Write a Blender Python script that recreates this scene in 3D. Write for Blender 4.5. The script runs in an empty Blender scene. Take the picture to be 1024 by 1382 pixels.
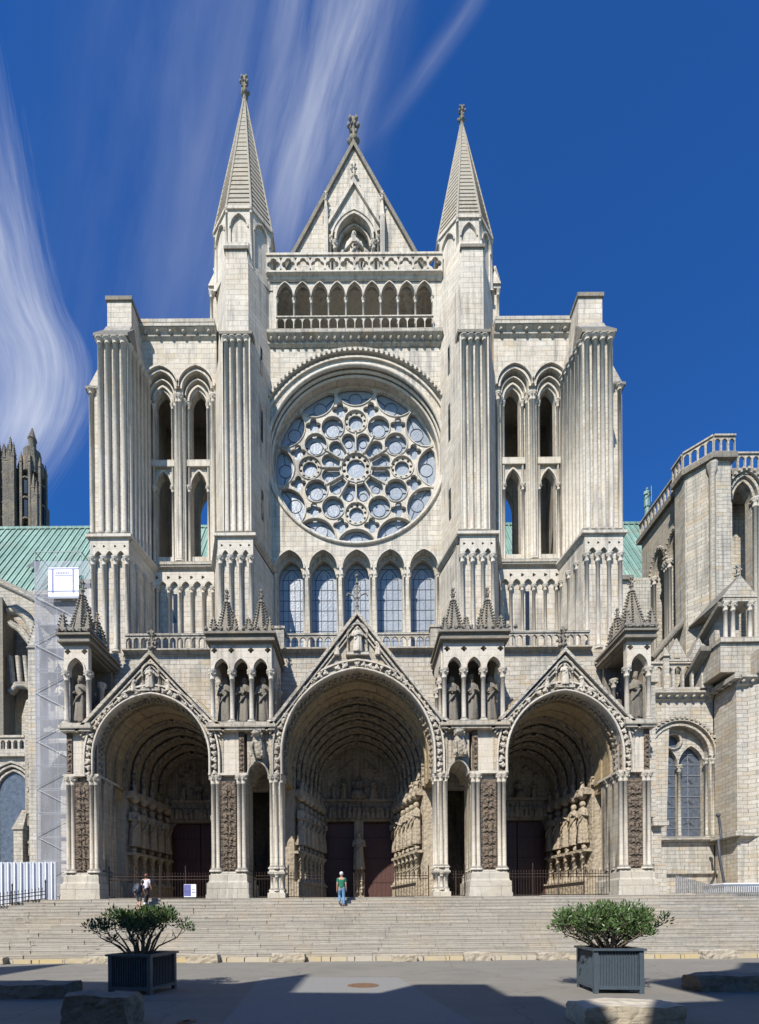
import bpy, math, random
from mathutils import Vector, Matrix
from mathutils.geometry import tessellate_polygon
random.seed(7)
F=640.0; CH=1.85; UX=485.0; VY=1236.0; RS=0.00785
PI=math.pi
SC=bpy.context.scene; COL=SC.collection
def X(u,v,D): return ((u-UX)+(VY-v)*RS)*D/F
def Z(u,v,D): return CH+((VY-v)-(u-UX)*RS)*D/F
def ground(u,v,z=0.0):
    D=(z-CH)*F/((VY-v)-(u-UX)*RS)
    return X(u,v,D),D
# ------------------------------------------------------------------ mesh builder
class MB:
    def __init__(s): s.v=[]; s.f=[]; s.sm=[]; s.mi=[]; s.m=0
    def add(s,vs,fs,sm=False):
        b=len(s.v); s.v.extend(vs)
        for f in fs: s.f.append([b+i for i in f]); s.sm.append(sm); s.mi.append(s.m)
    def box(s,x0,x1,y0,y1,z0,z1,tx=0,ty=0):
        s.add([(x0,y0,z0),(x1,y0,z0),(x1,y1,z0),(x0,y1,z0),(x0+tx,y0+ty,z1),(x1-tx,y0+ty,z1),(x1-tx,y1-ty,z1),(x0+tx,y1-ty,z1)],
              [(0,3,2,1),(4,5,6,7),(0,1,5,4),(1,2,6,5),(2,3,7,6),(3,0,4,7)])
    def prism(s,pts,z0,z1,pts2=None):
        """plan polygon (x,y) counter-clockwise raised from z0 to z1"""
        n=len(pts); p2=pts2 or pts
        vs=[(p[0],p[1],z0) for p in pts]+[(p[0],p[1],z1) for p in p2]
        s.add(vs,[tuple(range(n-1,-1,-1)),tuple(range(n,2*n))]+[(i,(i+1)%n,n+(i+1)%n,n+i) for i in range(n)])
    def loft(s,rings,sm=True,caps=True,closed=True):
        n=len(rings[0]); vs=[p for r in rings for p in r]; fs=[]
        for k in range(len(rings)-1):
            for i in range(n if closed else n-1):
                j=(i+1)%n; fs.append((k*n+i,k*n+j,(k+1)*n+j,(k+1)*n+i))
        s.add(vs,fs,sm)
        if caps and closed:
            s.add(list(rings[0]),[tuple(range(n-1,-1,-1))]); s.add(list(rings[-1]),[tuple(range(n))])
    def lathe(s,cx,cy,prof,n=10,sm=True,ph=0.0,sy=1.0):
        s.loft([[(cx+r*math.cos(ph+2*PI*i/n),cy+sy*r*math.sin(ph+2*PI*i/n),z) for i in range(n)] for r,z in prof],sm)
    def tube(s,path,r,n=6,sm=True):
        rings=[]; P=[Vector(p) for p in path]; m=len(P)
        up=None
        for i,p in enumerate(P):
            d=(P[min(i+1,m-1)]-P[max(i-1,0)]).normalized()
            if up is None:
                up=Vector((0,0,1)) if abs(d.z)<.9 else Vector((0,1,0))
            a=d.cross(up); a.normalize(); b=a.cross(d); up=b
            rr=r[i] if isinstance(r,(list,tuple)) else r
            rings.append([tuple(p+a*(rr*math.cos(2*PI*k/n))+b*(rr*math.sin(2*PI*k/n))) for k in range(n)])
        s.loft(rings,sm)
    def ball(s,c,rx,ry=None,rz=None,n=8,m=5):
        ry=ry or rx; rz=rz or rx
        s.lathe_e(c,rx,ry,rz,n,m)
    def lathe_e(s,c,rx,ry,rz,n,m):
        rings=[]
        for k in range(m+1):
            t=PI*(k/m)*.98+.01*PI
            rings.append([(c[0]+rx*math.sin(t)*math.cos(2*PI*i/n),c[1]+ry*math.sin(t)*math.sin(2*PI*i/n),c[2]-rz*math.cos(t)) for i in range(n)])
        s.loft(rings,True)
    def plate(s,outer,holes,y0,y1):
        """x-z outline with holes, thick from y0 (front) to y1"""
        loops=[outer]+list(holes)
        flat=[p for l in loops for p in l]
        tri=tessellate_polygon([[Vector((p[0],p[1],0)) for p in l] for l in loops])
        n=len(flat)
        vs=[(p[0],y0,p[1]) for p in flat]+[(p[0],y1,p[1]) for p in flat]
        fs=[]
        for a,b,c in tri:
            A,B,C=flat[a],flat[b],flat[c]
            cr=(B[0]-A[0])*(C[1]-A[1])-(B[1]-A[1])*(C[0]-A[0])
            if abs(cr)<1e-9: continue
            if cr<0: b,c=c,b
            fs.append((a,b,c)); fs.append((n+a,n+c,n+b))
        s.add(vs,fs)
        k=0
        for li,l in enumerate(loops):
            m=len(l)
            area=sum(l[i][0]*l[(i+1)%m][1]-l[(i+1)%m][0]*l[i][1] for i in range(m))
            fs=[]
            for i in range(m):
                j=(i+1)%m; q=(k+i,n+k+i,n+k+j,k+j)
                if (area>0)!=(li==0): q=q[::-1]
                fs.append(q)
            b=len(s.v)-2*n
            for f in fs: s.f.append([b+i for i in f]); s.sm.append(False); s.mi.append(s.m)
            k+=m
    def band(s,path,t,y0,y1,closed=False):
        """strip of width t on the outer side of an x-z path"""
        o=offset(path,t,closed)
        n=len(path)
        rings=[[(path[i][0],y0,path[i][1]),(o[i][0],y0,o[i][1]),(o[i][0],y1,o[i][1]),(path[i][0],y1,path[i][1])] for i in range(n)]
        if closed: rings.append(rings[0])
        s.loft(rings,False,caps=not closed)
    def mark(s): return len(s.v)
    def xf(s,k,fn):
        for i in range(k,len(s.v)): s.v[i]=tuple(fn(Vector(s.v[i])))
    def rotz(s,k,ang,px,py,dx=0,dy=0,dz=0):
        c,q=math.cos(ang),math.sin(ang)
        s.xf(k,lambda p:(px+(p.x-px)*c-(p.y-py)*q+dx,py+(p.x-px)*q+(p.y-py)*c+dy,p.z+dz))
    def merge(s,o,fn=lambda p:p):
        b=len(s.v); s.v.extend([tuple(fn(Vector(p))) for p in o.v])
        for f,sm in zip(o.f,o.sm): s.f.append([b+i for i in f]); s.sm.append(sm); s.mi.append(s.m)
def offset(path,t,closed=False):
    n=len(path); out=[]
    for i in range(n):
        a=path[(i-1)%n] if (closed or i>0) else path[i]
        b=path[(i+1)%n] if (closed or i<n-1) else path[i]
        dx,dz=b[0]-a[0],b[1]-a[1]; L=math.hypot(dx,dz) or 1
        out.append((path[i][0]-dz/L*t,path[i][1]+dx/L*t))
    return out
def arch(cx,zs,hw,rise,n=10):
    """two-centred arch from the left spring to the right spring"""
    rise=max(rise,hw*1.0001)
    R=(rise*rise+hw*hw)/(2*hw)
    a=math.asin(min(1,rise/R)) if R>hw else PI/2
    L=[(cx-hw+R-R*math.cos(a*i/n),zs+R*math.sin(a*i/n)) for i in range(n+1)]
    Rr=[(2*cx-x,z) for x,z in L[:-1]][::-1]
    return L+Rr
def parch(cx,hw,st,n=12):
    """stilted, nearly round porch arch: short upright legs, then the curve"""
    return [(cx-hw,9.6)]+arch(cx,9.6+st,hw,hw*1.09,n)+[(cx+hw,9.6)]
def hole(cx,z0,zs,hw,rise,n=8): return [(cx-hw,z0)]+arch(cx,zs,hw,rise,n)+[(cx+hw,z0)]
def circ(cx,cz,r,n=24,ph=0): return [(cx+r*math.cos(ph+2*PI*i/n),cz+r*math.sin(ph+2*PI*i/n)) for i in range(n)]
def rect(x0,x1,z0,z1): return [(x0,z0),(x1,z0),(x1,z1),(x0,z1)]
def foil(cx,cz,r,k=4,n=32,ph=0,d=.42):
    return [(cx+r*(1-d+d*abs(math.cos(k*t/2+ph)))*math.cos(t),cz+r*(1-d+d*abs(math.cos(k*t/2+ph)))*math.sin(t)) for t in [2*PI*i/n for i in range(n)]]
# ------------------------------------------------------------------ objects
OFF={}
def thing(name,loc,label,cat,group=None,kind=None):
    o=bpy.data.objects.new(name,None); COL.objects.link(o); o.empty_display_size=.3
    o.location=loc; OFF[o.name]=Vector(loc); tag(o,label,cat,group,kind); return o
def tag(o,label=None,cat=None,group=None,kind=None):
    if label: o['label']=label
    if cat: o['category']=cat
    if group: o['group']=group
    if kind: o['kind']=kind
    return o
def mesh_of(name,mb,mats,off):
    me=bpy.data.meshes.new(name)
    me.from_pydata([(p[0]-off[0],p[1]-off[1],p[2]-off[2]) for p in mb.v],[],mb.f)
    me.polygons.foreach_set('use_smooth',mb.sm)
    if not isinstance(mats,(list,tuple)): mats=[mats]
    for m in mats: me.materials.append(m)
    if len(mats)>1: me.polygons.foreach_set('material_index',mb.mi)
    me.update(); return me
def part(name,mb,mat,parent,label=None):
    off=OFF[parent.name]
    o=bpy.data.objects.new(name,mesh_of(name,mb,mat,off)); COL.objects.link(o); o.parent=parent
    OFF[o.name]=off
    if label: o['label']=label
    return o
def solo(name,mb,mat,label=None,cat=None,group=None,kind=None):
    xs=[p[0] for p in mb.v]; ys=[p[1] for p in mb.v]; zs=[p[2] for p in mb.v]
    off=Vector(((min(xs)+max(xs))/2,(min(ys)+max(ys))/2,min(zs)))
    if kind=='structure': off=Vector((0,0,0))
    o=bpy.data.objects.new(name,mesh_of(name,mb,mat,off)); COL.objects.link(o); o.location=off
    OFF[o.name]=off
    tag(o,label,cat,group,kind); return o
def dup(o,parent=None):
    c=o.copy(); COL.objects.link(c)
    if parent: c.parent=parent
    for ch in list(o.children): dup(ch,c)
    return c
# ------------------------------------------------------------------ materials
def mat(name):
    m=bpy.data.materials.new(name); m.use_nodes=True; nt=m.node_tree
    return m,nt,nt.nodes['Principled BSDF']
def N(nt,t,**k):
    n=nt.nodes.new('ShaderNode'+t)
    for a,b in k.items():
        if a[0]=='i' and a[1:].isdigit(): n.inputs[int(a[1:])].default_value=b
        else: setattr(n,a,b)
    return n
def noise(nt,vec,scale,detail=5,rough=.6):
    n=N(nt,'TexNoise'); n.inputs['Scale'].default_value=scale; n.inputs['Detail'].default_value=detail; n.inputs['Roughness'].default_value=rough
    nt.links.new(vec,n.inputs['Vector']); return n.outputs['Fac']
def mp(nt,val,a,b,c=0.,d=1.):
    n=N(nt,'MapRange'); n.inputs[1].default_value=a; n.inputs[2].default_value=b; n.inputs[3].default_value=c; n.inputs[4].default_value=d
    nt.links.new(val,n.inputs[0]); return n.outputs[0]
def mth(nt,op,a,b=None,c=None,clamp=False):
    n=N(nt,'Math',operation=op,use_clamp=clamp)
    for i,q in enumerate((a,b,c)):
        if q is None: continue
        if isinstance(q,(int,float)): n.inputs[i].default_value=q
        else: nt.links.new(q,n.inputs[i])
    return n.outputs[0]
def mix(nt,fac,a,b,mode='MIX'):
    n=N(nt,'Mix',data_type='RGBA',blend_type=mode)
    for i,q in ((0,fac),(6,a),(7,b)):
        if isinstance(q,(int,float)): n.inputs[i].default_value=q
        elif isinstance(q,tuple): n.inputs[i].default_value=(q[0],q[1],q[2],1)
        else: nt.links.new(q,n.inputs[i])
    return n.outputs[2]
def bump(nt,h,bs,dist=.02,st=1.):
    n=N(nt,'Bump'); n.inputs['Distance'].default_value=dist; n.inputs['Strength'].default_value=st
    nt.links.new(h,n.inputs['Height']); nt.links.new(n.outputs[0],bs.inputs['Normal'])
def stretch(nt,vec,sx,sy,sz):
    n=N(nt,'Mapping'); n.inputs['Scale'].default_value=(sx,sy,sz); nt.links.new(vec,n.inputs[0]); return n.outputs[0]
def stone(name,c1,c2,mortar,stain,top,bw=.75,rh=.34,bricks=.8,stainamt=.5,carve=0.,toplo=.25,warm=(.5,.36,.19),warmamt=.25,island=False):
    m,nt,bs=mat(name)
    g=N(nt,'NewGeometry'); pos=g.outputs['Position']; nor=g.outputs['True Normal']
    sp=N(nt,'SeparateXYZ'); nt.links.new(pos,sp.inputs[0]); sn=N(nt,'SeparateXYZ'); nt.links.new(nor,sn.inputs[0])
    ax=mth(nt,'ABSOLUTE',sn.outputs[0]); ay=mth(nt,'ABSOLUTE',sn.outputs[1])
    sel=mth(nt,'GREATER_THAN',ax,ay)
    hx=mth(nt,'MULTIPLY_ADD',mth(nt,'SUBTRACT',sp.outputs[1],sp.outputs[0]),sel,sp.outputs[0])
    cb=N(nt,'CombineXYZ'); nt.links.new(hx,cb.inputs[0]); nt.links.new(sp.outputs[2],cb.inputs[1])
    base=None
    n1=noise(nt,pos,.35,4); n2=noise(nt,pos,2.3,6,.7); n3=noise(nt,pos,14,4,.7)
    streak=mth(nt,'ADD',mth(nt,'MULTIPLY',noise(nt,stretch(nt,pos,3.4,3.4,.20),1.3,5,.65),.62),mth(nt,'MULTIPLY',noise(nt,pos,.22,3),.38))
    br=N(nt,'TexBrick'); nt.links.new(cb.outputs[0],br.inputs['Vector'])
    br.inputs['Scale'].default_value=1; br.inputs['Brick Width'].default_value=bw; br.inputs['Row Height'].default_value=rh
    br.inputs['Mortar Size'].default_value=.014; br.inputs['Mortar Smooth'].default_value=.3; br.inputs['Bias'].default_value=-.1
    br.inputs['Color1'].default_value=(*c1,1); br.inputs['Color2'].default_value=(*c2,1); br.inputs['Mortar'].default_value=(*mortar,1)
    flat=tuple((a+b)/2 for a,b in zip(c1,c2))
    if island:
        ri=g.outputs['Random Per Island']
    wob=mth(nt,'MULTIPLY',mth(nt,'SUBTRACT',noise(nt,pos,.8,3),.5),.12)
    cb2=N(nt,'CombineXYZ'); nt.links.new(mth(nt,'ADD',hx,mth(nt,'MULTIPLY',wob,2.)),cb2.inputs[0]); nt.links.new(mth(nt,'ADD',sp.outputs[2],wob),cb2.inputs[1]); nt.links.new(cb2.outputs[0],br.inputs['Vector'])
    cell=N(nt,'TexVoronoi',distance='MANHATTAN'); cell.inputs['Scale'].default_value=1.; nt.links.new(stretch(nt,cb2.outputs[0],1/(bw*1.1),1/rh,1),cell.inputs['Vector'])
    cs=N(nt,'SeparateColor'); nt.links.new(cell.outputs['Color'],cs.inputs[0])
    col=mix(nt,bricks,flat,br.outputs['Color'])
    col=mix(nt,mth(nt,'MULTIPLY',mp(nt,cs.outputs[0],.72,.95),.45*bricks),col,tuple(q*.62 for q in flat))
    col=mix(nt,mth(nt,'MULTIPLY',mp(nt,cs.outputs[2],.8,.95),.45*bricks),col,warm)
    col=mix(nt,mth(nt,'MULTIPLY',mp(nt,cs.outputs[1],.8,.95),.5*bricks),col,tuple(min(.8,q*1.25) for q in flat))
    if island: col=mix(nt,mp(nt,ri,0,1,0,.6),col,tuple(q*.55 for q in flat))
    wm=mth(nt,'MULTIPLY',mp(nt,n1,.48,.68),warmamt)
    col=mix(nt,wm,col,warm)
    col=mix(nt,mp(nt,n2,.3,.75,0,.5),col,tuple(q*.62 for q in flat))
    col=mix(nt,mth(nt,'MULTIPLY',mp(nt,streak,.50,.63),stainamt),col,stain)
    col=mix(nt,mp(nt,n3,.52,.72,0,.6),col,tuple(q*.45 for q in flat))
    tp=mth(nt,'MULTIPLY',mp(nt,sn.outputs[2],toplo,toplo+.3),mp(nt,n2,.25,.6,.55,1.))
    col=mix(nt,tp,col,top)
    nt.links.new(col,bs.inputs['Base Color']); bs.inputs['Roughness'].default_value=.9
    bs.inputs['Specular IOR Level'].default_value=.2
    h=mth(nt,'ADD',mth(nt,'MULTIPLY',n3,.4),mth(nt,'MULTIPLY',br.outputs['Fac'],-.8*bricks))
    if carve:
        vo=N(nt,'TexVoronoi'); vo.inputs['Scale'].default_value=5.; nt.links.new(pos,vo.inputs['Vector'])
        h=mth(nt,'ADD',h,mth(nt,'MULTIPLY',vo.outputs['Distance'],-carve*3))
        h=mth(nt,'ADD',h,mth(nt,'MULTIPLY',n2,carve*3))
    bump(nt,h,bs,.03,.9)
    return m
def plain(name,c,rough=.6,metal=0.,var=.25,scale=6.,bmp=.0,spec=.5):
    m,nt,bs=mat(name); g=N(nt,'NewGeometry'); n=noise(nt,g.outputs['Position'],scale,5)
    col=mix(nt,mp(nt,n,.3,.7,0,1),tuple(q*(1-var) for q in c),tuple(min(1,q*(1+var)) for q in c))
    nt.links.new(col,bs.inputs['Base Color']); bs.inputs['Roughness'].default_value=rough; bs.inputs['Metallic'].default_value=metal
    bs.inputs['Specular IOR Level'].default_value=spec
    if bmp: bump(nt,n,bs,bmp)
    return m
M={}
M['stone']=stone('pale_limestone',(.65,.59,.495),(.50,.45,.375),(.32,.285,.235),(.21,.20,.18),(.17,.16,.145),bricks=.7,stainamt=.8,warmamt=.25)
M['smooth']=stone('dressed_limestone',(.66,.60,.505),(.54,.49,.41),(.4,.36,.3),(.22,.205,.18),(.18,.17,.15),bricks=.3,stainamt=.75,warmamt=.2)
M['porch']=stone('weathered_limestone',(.52,.47,.385),(.37,.335,.275),(.16,.14,.11),(.085,.075,.065),(.11,.105,.10),bricks=.6,stainamt=1.,warmamt=.35)
M['dark']=stone('lichened_limestone',(.27,.245,.20),(.19,.175,.145),(.16,.15,.13),(.10,.10,.095),(.13,.128,.12),bricks=.3,stainamt=.6,carve=.25,warmamt=.15)
M['carved']=stone('carved_limestone',(.46,.41,.33),(.37,.33,.27),(.2,.18,.15),(.12,.115,.10),(.14,.135,.125),bricks=.15,stainamt=.75,carve=.8,warmamt=.2)
M['vault']=stone('ochre_vault_stone',(.46,.365,.22),(.36,.28,.18),(.17,.13,.09),(.12,.10,.075),(.14,.13,.11),bricks=.8,stainamt=.5,warm=(.38,.26,.12),warmamt=.5)
M['archiv']=stone('dusty_carved_stone',(.42,.35,.255),(.30,.255,.19),(.13,.11,.085),(.08,.07,.055),(.12,.11,.1),bricks=.1,stainamt=.6,carve=1.,warm=(.3,.21,.11),warmamt=.3)
M['jamb']=stone('jamb_limestone',(.46,.39,.29),(.38,.32,.24),(.24,.2,.15),(.17,.145,.11),(.3,.26,.2),bricks=.15,stainamt=.5,carve=.6,warmamt=.3)
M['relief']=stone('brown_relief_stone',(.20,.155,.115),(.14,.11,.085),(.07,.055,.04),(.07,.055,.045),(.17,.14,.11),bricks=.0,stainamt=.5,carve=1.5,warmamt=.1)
M['statue']=stone('grey_statue_stone',(.26,.235,.19),(.20,.18,.15),(.15,.14,.12),(.09,.085,.075),(.16,.15,.135),bricks=.0,stainamt=.8,carve=.15,warmamt=.3)
M['choir']=stone('yellowed_rubble_limestone',(.56,.52,.45),(.41,.38,.32),(.20,.17,.13),(.20,.19,.17),(.15,.145,.135),bw=.62,rh=.27,bricks=.95,stainamt=.6,warmamt=.35)
M['greyw']=stone('grey_limestone',(.53,.485,.405),(.385,.35,.29),(.19,.175,.145),(.16,.155,.145),(.14,.135,.125),bw=.62,rh=.27,bricks=.9,stainamt=.7,warmamt=.2)
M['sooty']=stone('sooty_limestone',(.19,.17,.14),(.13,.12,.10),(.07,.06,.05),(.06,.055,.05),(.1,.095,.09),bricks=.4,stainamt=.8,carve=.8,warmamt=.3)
M['step']=stone('step_limestone',(.45,.42,.365),(.34,.315,.275),(.10,.09,.075),(.2,.185,.16),(.36,.335,.295),bw=2.6,rh=.166,bricks=.35,stainamt=.45,toplo=.5,warmamt=.25,island=True)
M['door']=plain('oxblood_painted_oak',(.075,.032,.025),.55,0,.35,9,.004)
M['iron']=plain('rusty_wrought_iron',(.045,.028,.022),.6,.3,.4,20)
M['blackiron']=plain('black_iron',(.02,.02,.022),.5,.4,.3,20)
M['lead']=plain('dark_leading',(.055,.06,.07),.6,.1,.2)
M['white']=plain('white_sheet_steel',(.72,.74,.78),.4,.0,.05,2)
M['steel']=plain('galvanised_steel',(.30,.31,.32),.5,.5,.15,10)
M['planter']=plain('blue_grey_painted_metal',(.055,.075,.095),.42,.0,.15,12)
M['soil']=plain('potting_soil',(.05,.035,.025),.95,0,.4,30,.01)
M['bark']=plain('grey_brown_bark',(.13,.10,.075),.9,0,.35,25,.01)
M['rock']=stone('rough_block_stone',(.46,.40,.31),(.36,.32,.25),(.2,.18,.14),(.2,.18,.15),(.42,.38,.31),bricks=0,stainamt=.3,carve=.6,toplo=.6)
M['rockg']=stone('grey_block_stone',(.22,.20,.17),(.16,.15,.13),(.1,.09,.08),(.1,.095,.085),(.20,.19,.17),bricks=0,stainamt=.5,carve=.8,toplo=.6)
M['zinc']=plain('weathered_grey_boards',(.20,.195,.185),.8,0,.35,7,.005)
M['verdigris']=plain('verdigris_copper',(.13,.22,.20),.6,0,.3,6)
M['paper']=plain('notice_paper',(.75,.76,.8),.6,0,.03,3)
M['navy']=plain('navy_print',(.05,.06,.16),.6,0,.1,8)
M['slate']=plain('slate_roofing',(.07,.075,.085),.6,0,.3,5)
M['plaster']=plain('cream_render',(.55,.50,.42),.9,0,.1,1.5)
M['darkglass']=plain('dark_window_glass',(.02,.025,.03),.1,0,.2,3)
def m_glass():
    m,nt,bs=mat('old_stained_glass')
    g=N(nt,'NewGeometry'); pos=g.outputs['Position']
    v=N(nt,'TexVoronoi'); v.inputs['Scale'].default_value=7; nt.links.new(pos,v.inputs['Vector'])
    e=N(nt,'TexVoronoi',feature='DISTANCE_TO_EDGE'); e.inputs['Scale'].default_value=5.; nt.links.new(pos,e.inputs['Vector'])
    n=noise(nt,pos,.9,4)
    c=mix(nt,mp(nt,n,.3,.7),(.235,.265,.30),(.35,.375,.405))  # pale blue-grey base holds the sky reflected in the glazing
    c=mix(nt,mth(nt,'MULTIPLY',v.outputs['Color'],.3),c,(.22,.26,.32))
    c=mix(nt,mp(nt,e.outputs['Distance'],0,.05,.55,0),c,(.07,.08,.10))
    nt.links.new(c,bs.inputs['Base Color']); bs.inputs['Roughness'].default_value=.35; bs.inputs['Specular IOR Level'].default_value=.6
    bump(nt,v.outputs['Distance'],bs,.02,.4); return m
M['glass']=m_glass()
def m_roof():
    m,nt,bs=mat('patinated_copper_roof')
    g=N(nt,'NewGeometry'); pos=g.outputs['Position']
    a=noise(nt,stretch(nt,pos,1.2,.15,.15),1.0,5,.7); b=noise(nt,pos,.25,4)
    c=mix(nt,mp(nt,a,.35,.65),(.12,.22,.18),(.25,.375,.315)); a2=noise(nt,stretch(nt,pos,3.5,.12,.12),1.,4,.7); c=mix(nt,mp(nt,a2,.55,.75,0,.6),c,(.10,.13,.10))
    c=mix(nt,mp(nt,b,.55,.75,0,.6),c,(.19,.20,.15))
    br=N(nt,'TexBrick'); br.inputs['Scale'].default_value=1; br.inputs['Brick Width'].default_value=2.6; br.inputs['Row Height'].default_value=.66; br.inputs['Mortar Size'].default_value=.03
    sp=N(nt,'SeparateXYZ'); nt.links.new(pos,sp.inputs[0]); cb=N(nt,'CombineXYZ'); nt.links.new(sp.outputs[2],cb.inputs[0]); nt.links.new(sp.outputs[0],cb.inputs[1]); nt.links.new(cb.outputs[0],br.inputs['Vector'])
    br.inputs['Color1'].default_value=(1,1,1,1); br.inputs['Color2'].default_value=(.8,.85,.85,1); br.inputs['Mortar'].default_value=(.3,.35,.33,1)
    c=mix(nt,1.,c,br.outputs['Color'],'MULTIPLY')
    nt.links.new(c,bs.inputs['Base Color']); bs.inputs['Roughness'].default_value=.75; return m
M['copper']=m_roof()
def m_asphalt():
    m,nt,bs=mat('worn_asphalt'); g=N(nt,'NewGeometry'); pos=g.outputs['Position']
    a=noise(nt,pos,.5,5); b=noise(nt,pos,60,3,.8); d=noise(nt,stretch(nt,pos,.25,1.5,1),1.1,4)
    c=mix(nt,mp(nt,a,.3,.7),(.18,.168,.145),(.235,.22,.19))
    c=mix(nt,mp(nt,b,.3,.7,0,.5),c,(.10,.095,.085))
    c=mix(nt,mp(nt,d,.55,.7,0,.4),c,(.26,.24,.20))
    vo=N(nt,'TexVoronoi',feature='DISTANCE_TO_EDGE'); vo.inputs['Scale'].default_value=.22
    wv=N(nt,'VectorMath',operation='ADD'); nt.links.new(pos,wv.inputs[0]); ns=N(nt,'TexNoise'); ns.inputs['Scale'].default_value=1.2; nt.links.new(pos,ns.inputs['Vector']); nt.links.new(ns.outputs['Color'],wv.inputs[1]); nt.links.new(wv.outputs[0],vo.inputs['Vector'])
    c=mix(nt,mp(nt,vo.outputs['Distance'],.0,.010,.35,0),c,(.06,.056,.05))
    gp=N(nt,'TexVoronoi'); gp.inputs['Scale'].default_value=1.7; nt.links.new(pos,gp.inputs['Vector'])
    c=mix(nt,mp(nt,gp.outputs['Distance'],.03,.05,.6,0),c,(.09,.085,.08))
    nt.links.new(c,bs.inputs['Base Color']); bs.inputs['Roughness'].default_value=.85; bump(nt,b,bs,.01); return m
M['asphalt']=m_asphalt()
M['patch']=plain('pale_asphalt',(.20,.198,.19),.85,0,.2,40,.004)  # paler, greyer asphalt for the pavement piece
def m_mesh():
    m,nt,bs=mat('grey_scaffold_netting')
    g=N(nt,'NewGeometry'); n=noise(nt,stretch(nt,g.outputs['Position'],1,1,.25),1.2,4)
    bs.inputs['Base Color'].default_value=(.42,.43,.47,1); bs.inputs['Roughness'].default_value=.9
    nt.links.new(mp(nt,n,.3,.7,.30,.52),bs.inputs['Alpha']); return m
M['netting']=m_mesh()
def m_leaf(name,c1,c2,c3):
    m,nt,bs=mat(name)
    g=N(nt,'NewGeometry'); pos=g.outputs['Position']; a=noise(nt,pos,3.5,3); b=g.outputs['Random Per Island']
    c=mix(nt,b,c1,c2); c=mix(nt,mp(nt,a,.58,.7,0,.7),c,c3)
    nt.links.new(c,bs.inputs['Base Color']); bs.inputs['Roughness'].default_value=.4
    bs.inputs['Specular IOR Level'].default_value=.4
    return m
M['leafl']=m_leaf('bronzed_leaf',(.035,.075,.02),(.07,.11,.03),(.13,.06,.025))
M['leafr']=m_leaf('green_leaf',(.045,.09,.025),(.09,.14,.045),(.12,.17,.06))
def m_kerb():
    m,nt,bs=mat('stained_kerb_stone'); g=N(nt,'NewGeometry'); pos=g.outputs['Position']
    sp=N(nt,'SeparateXYZ'); nt.links.new(pos,sp.inputs[0])
    br=N(nt,'TexBrick'); br.inputs['Scale'].default_value=1; br.inputs['Brick Width'].default_value=1.05; br.inputs['Row Height'].default_value=.6; br.inputs['Mortar Size'].default_value=.02
    br.inputs['Color1'].default_value=(.42,.38,.31,1); br.inputs['Color2'].default_value=(.44,.335,.15,1); br.inputs['Mortar'].default_value=(.1,.09,.07,1)
    nt.links.new(pos,br.inputs['Vector']); n=noise(nt,pos,3,5)
    c=mix(nt,mp(nt,n,.4,.7,0,.7),br.outputs['Color'],(.34,.31,.26))
    nt.links.new(c,bs.inputs['Base Color']); bs.inputs['Roughness'].default_value=.9; bump(nt,n,bs,.02); return m
M['kerb']=m_kerb()
M['spire']=stone('spire_limestone',(.40,.36,.29),(.33,.30,.245),(.2,.18,.15),(.16,.15,.13),(.10,.095,.085),bricks=.2,stainamt=.5,toplo=.75)
M['notice']=plain('blue_print',(.10,.11,.30),.5,0,.3,4)

M['glassd']=plain('dark_leaded_glass',(.085,.10,.125),.3,0,.35,5)
M['angle']=M['smooth']

M['base']=stone('worn_plinth_stone',(.56,.52,.44),(.44,.405,.34),(.2,.175,.14),(.24,.22,.19),(.3,.28,.24),bw=1.1,rh=.85,bricks=.7,stainamt=.6,toplo=.6,warmamt=.3)
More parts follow.
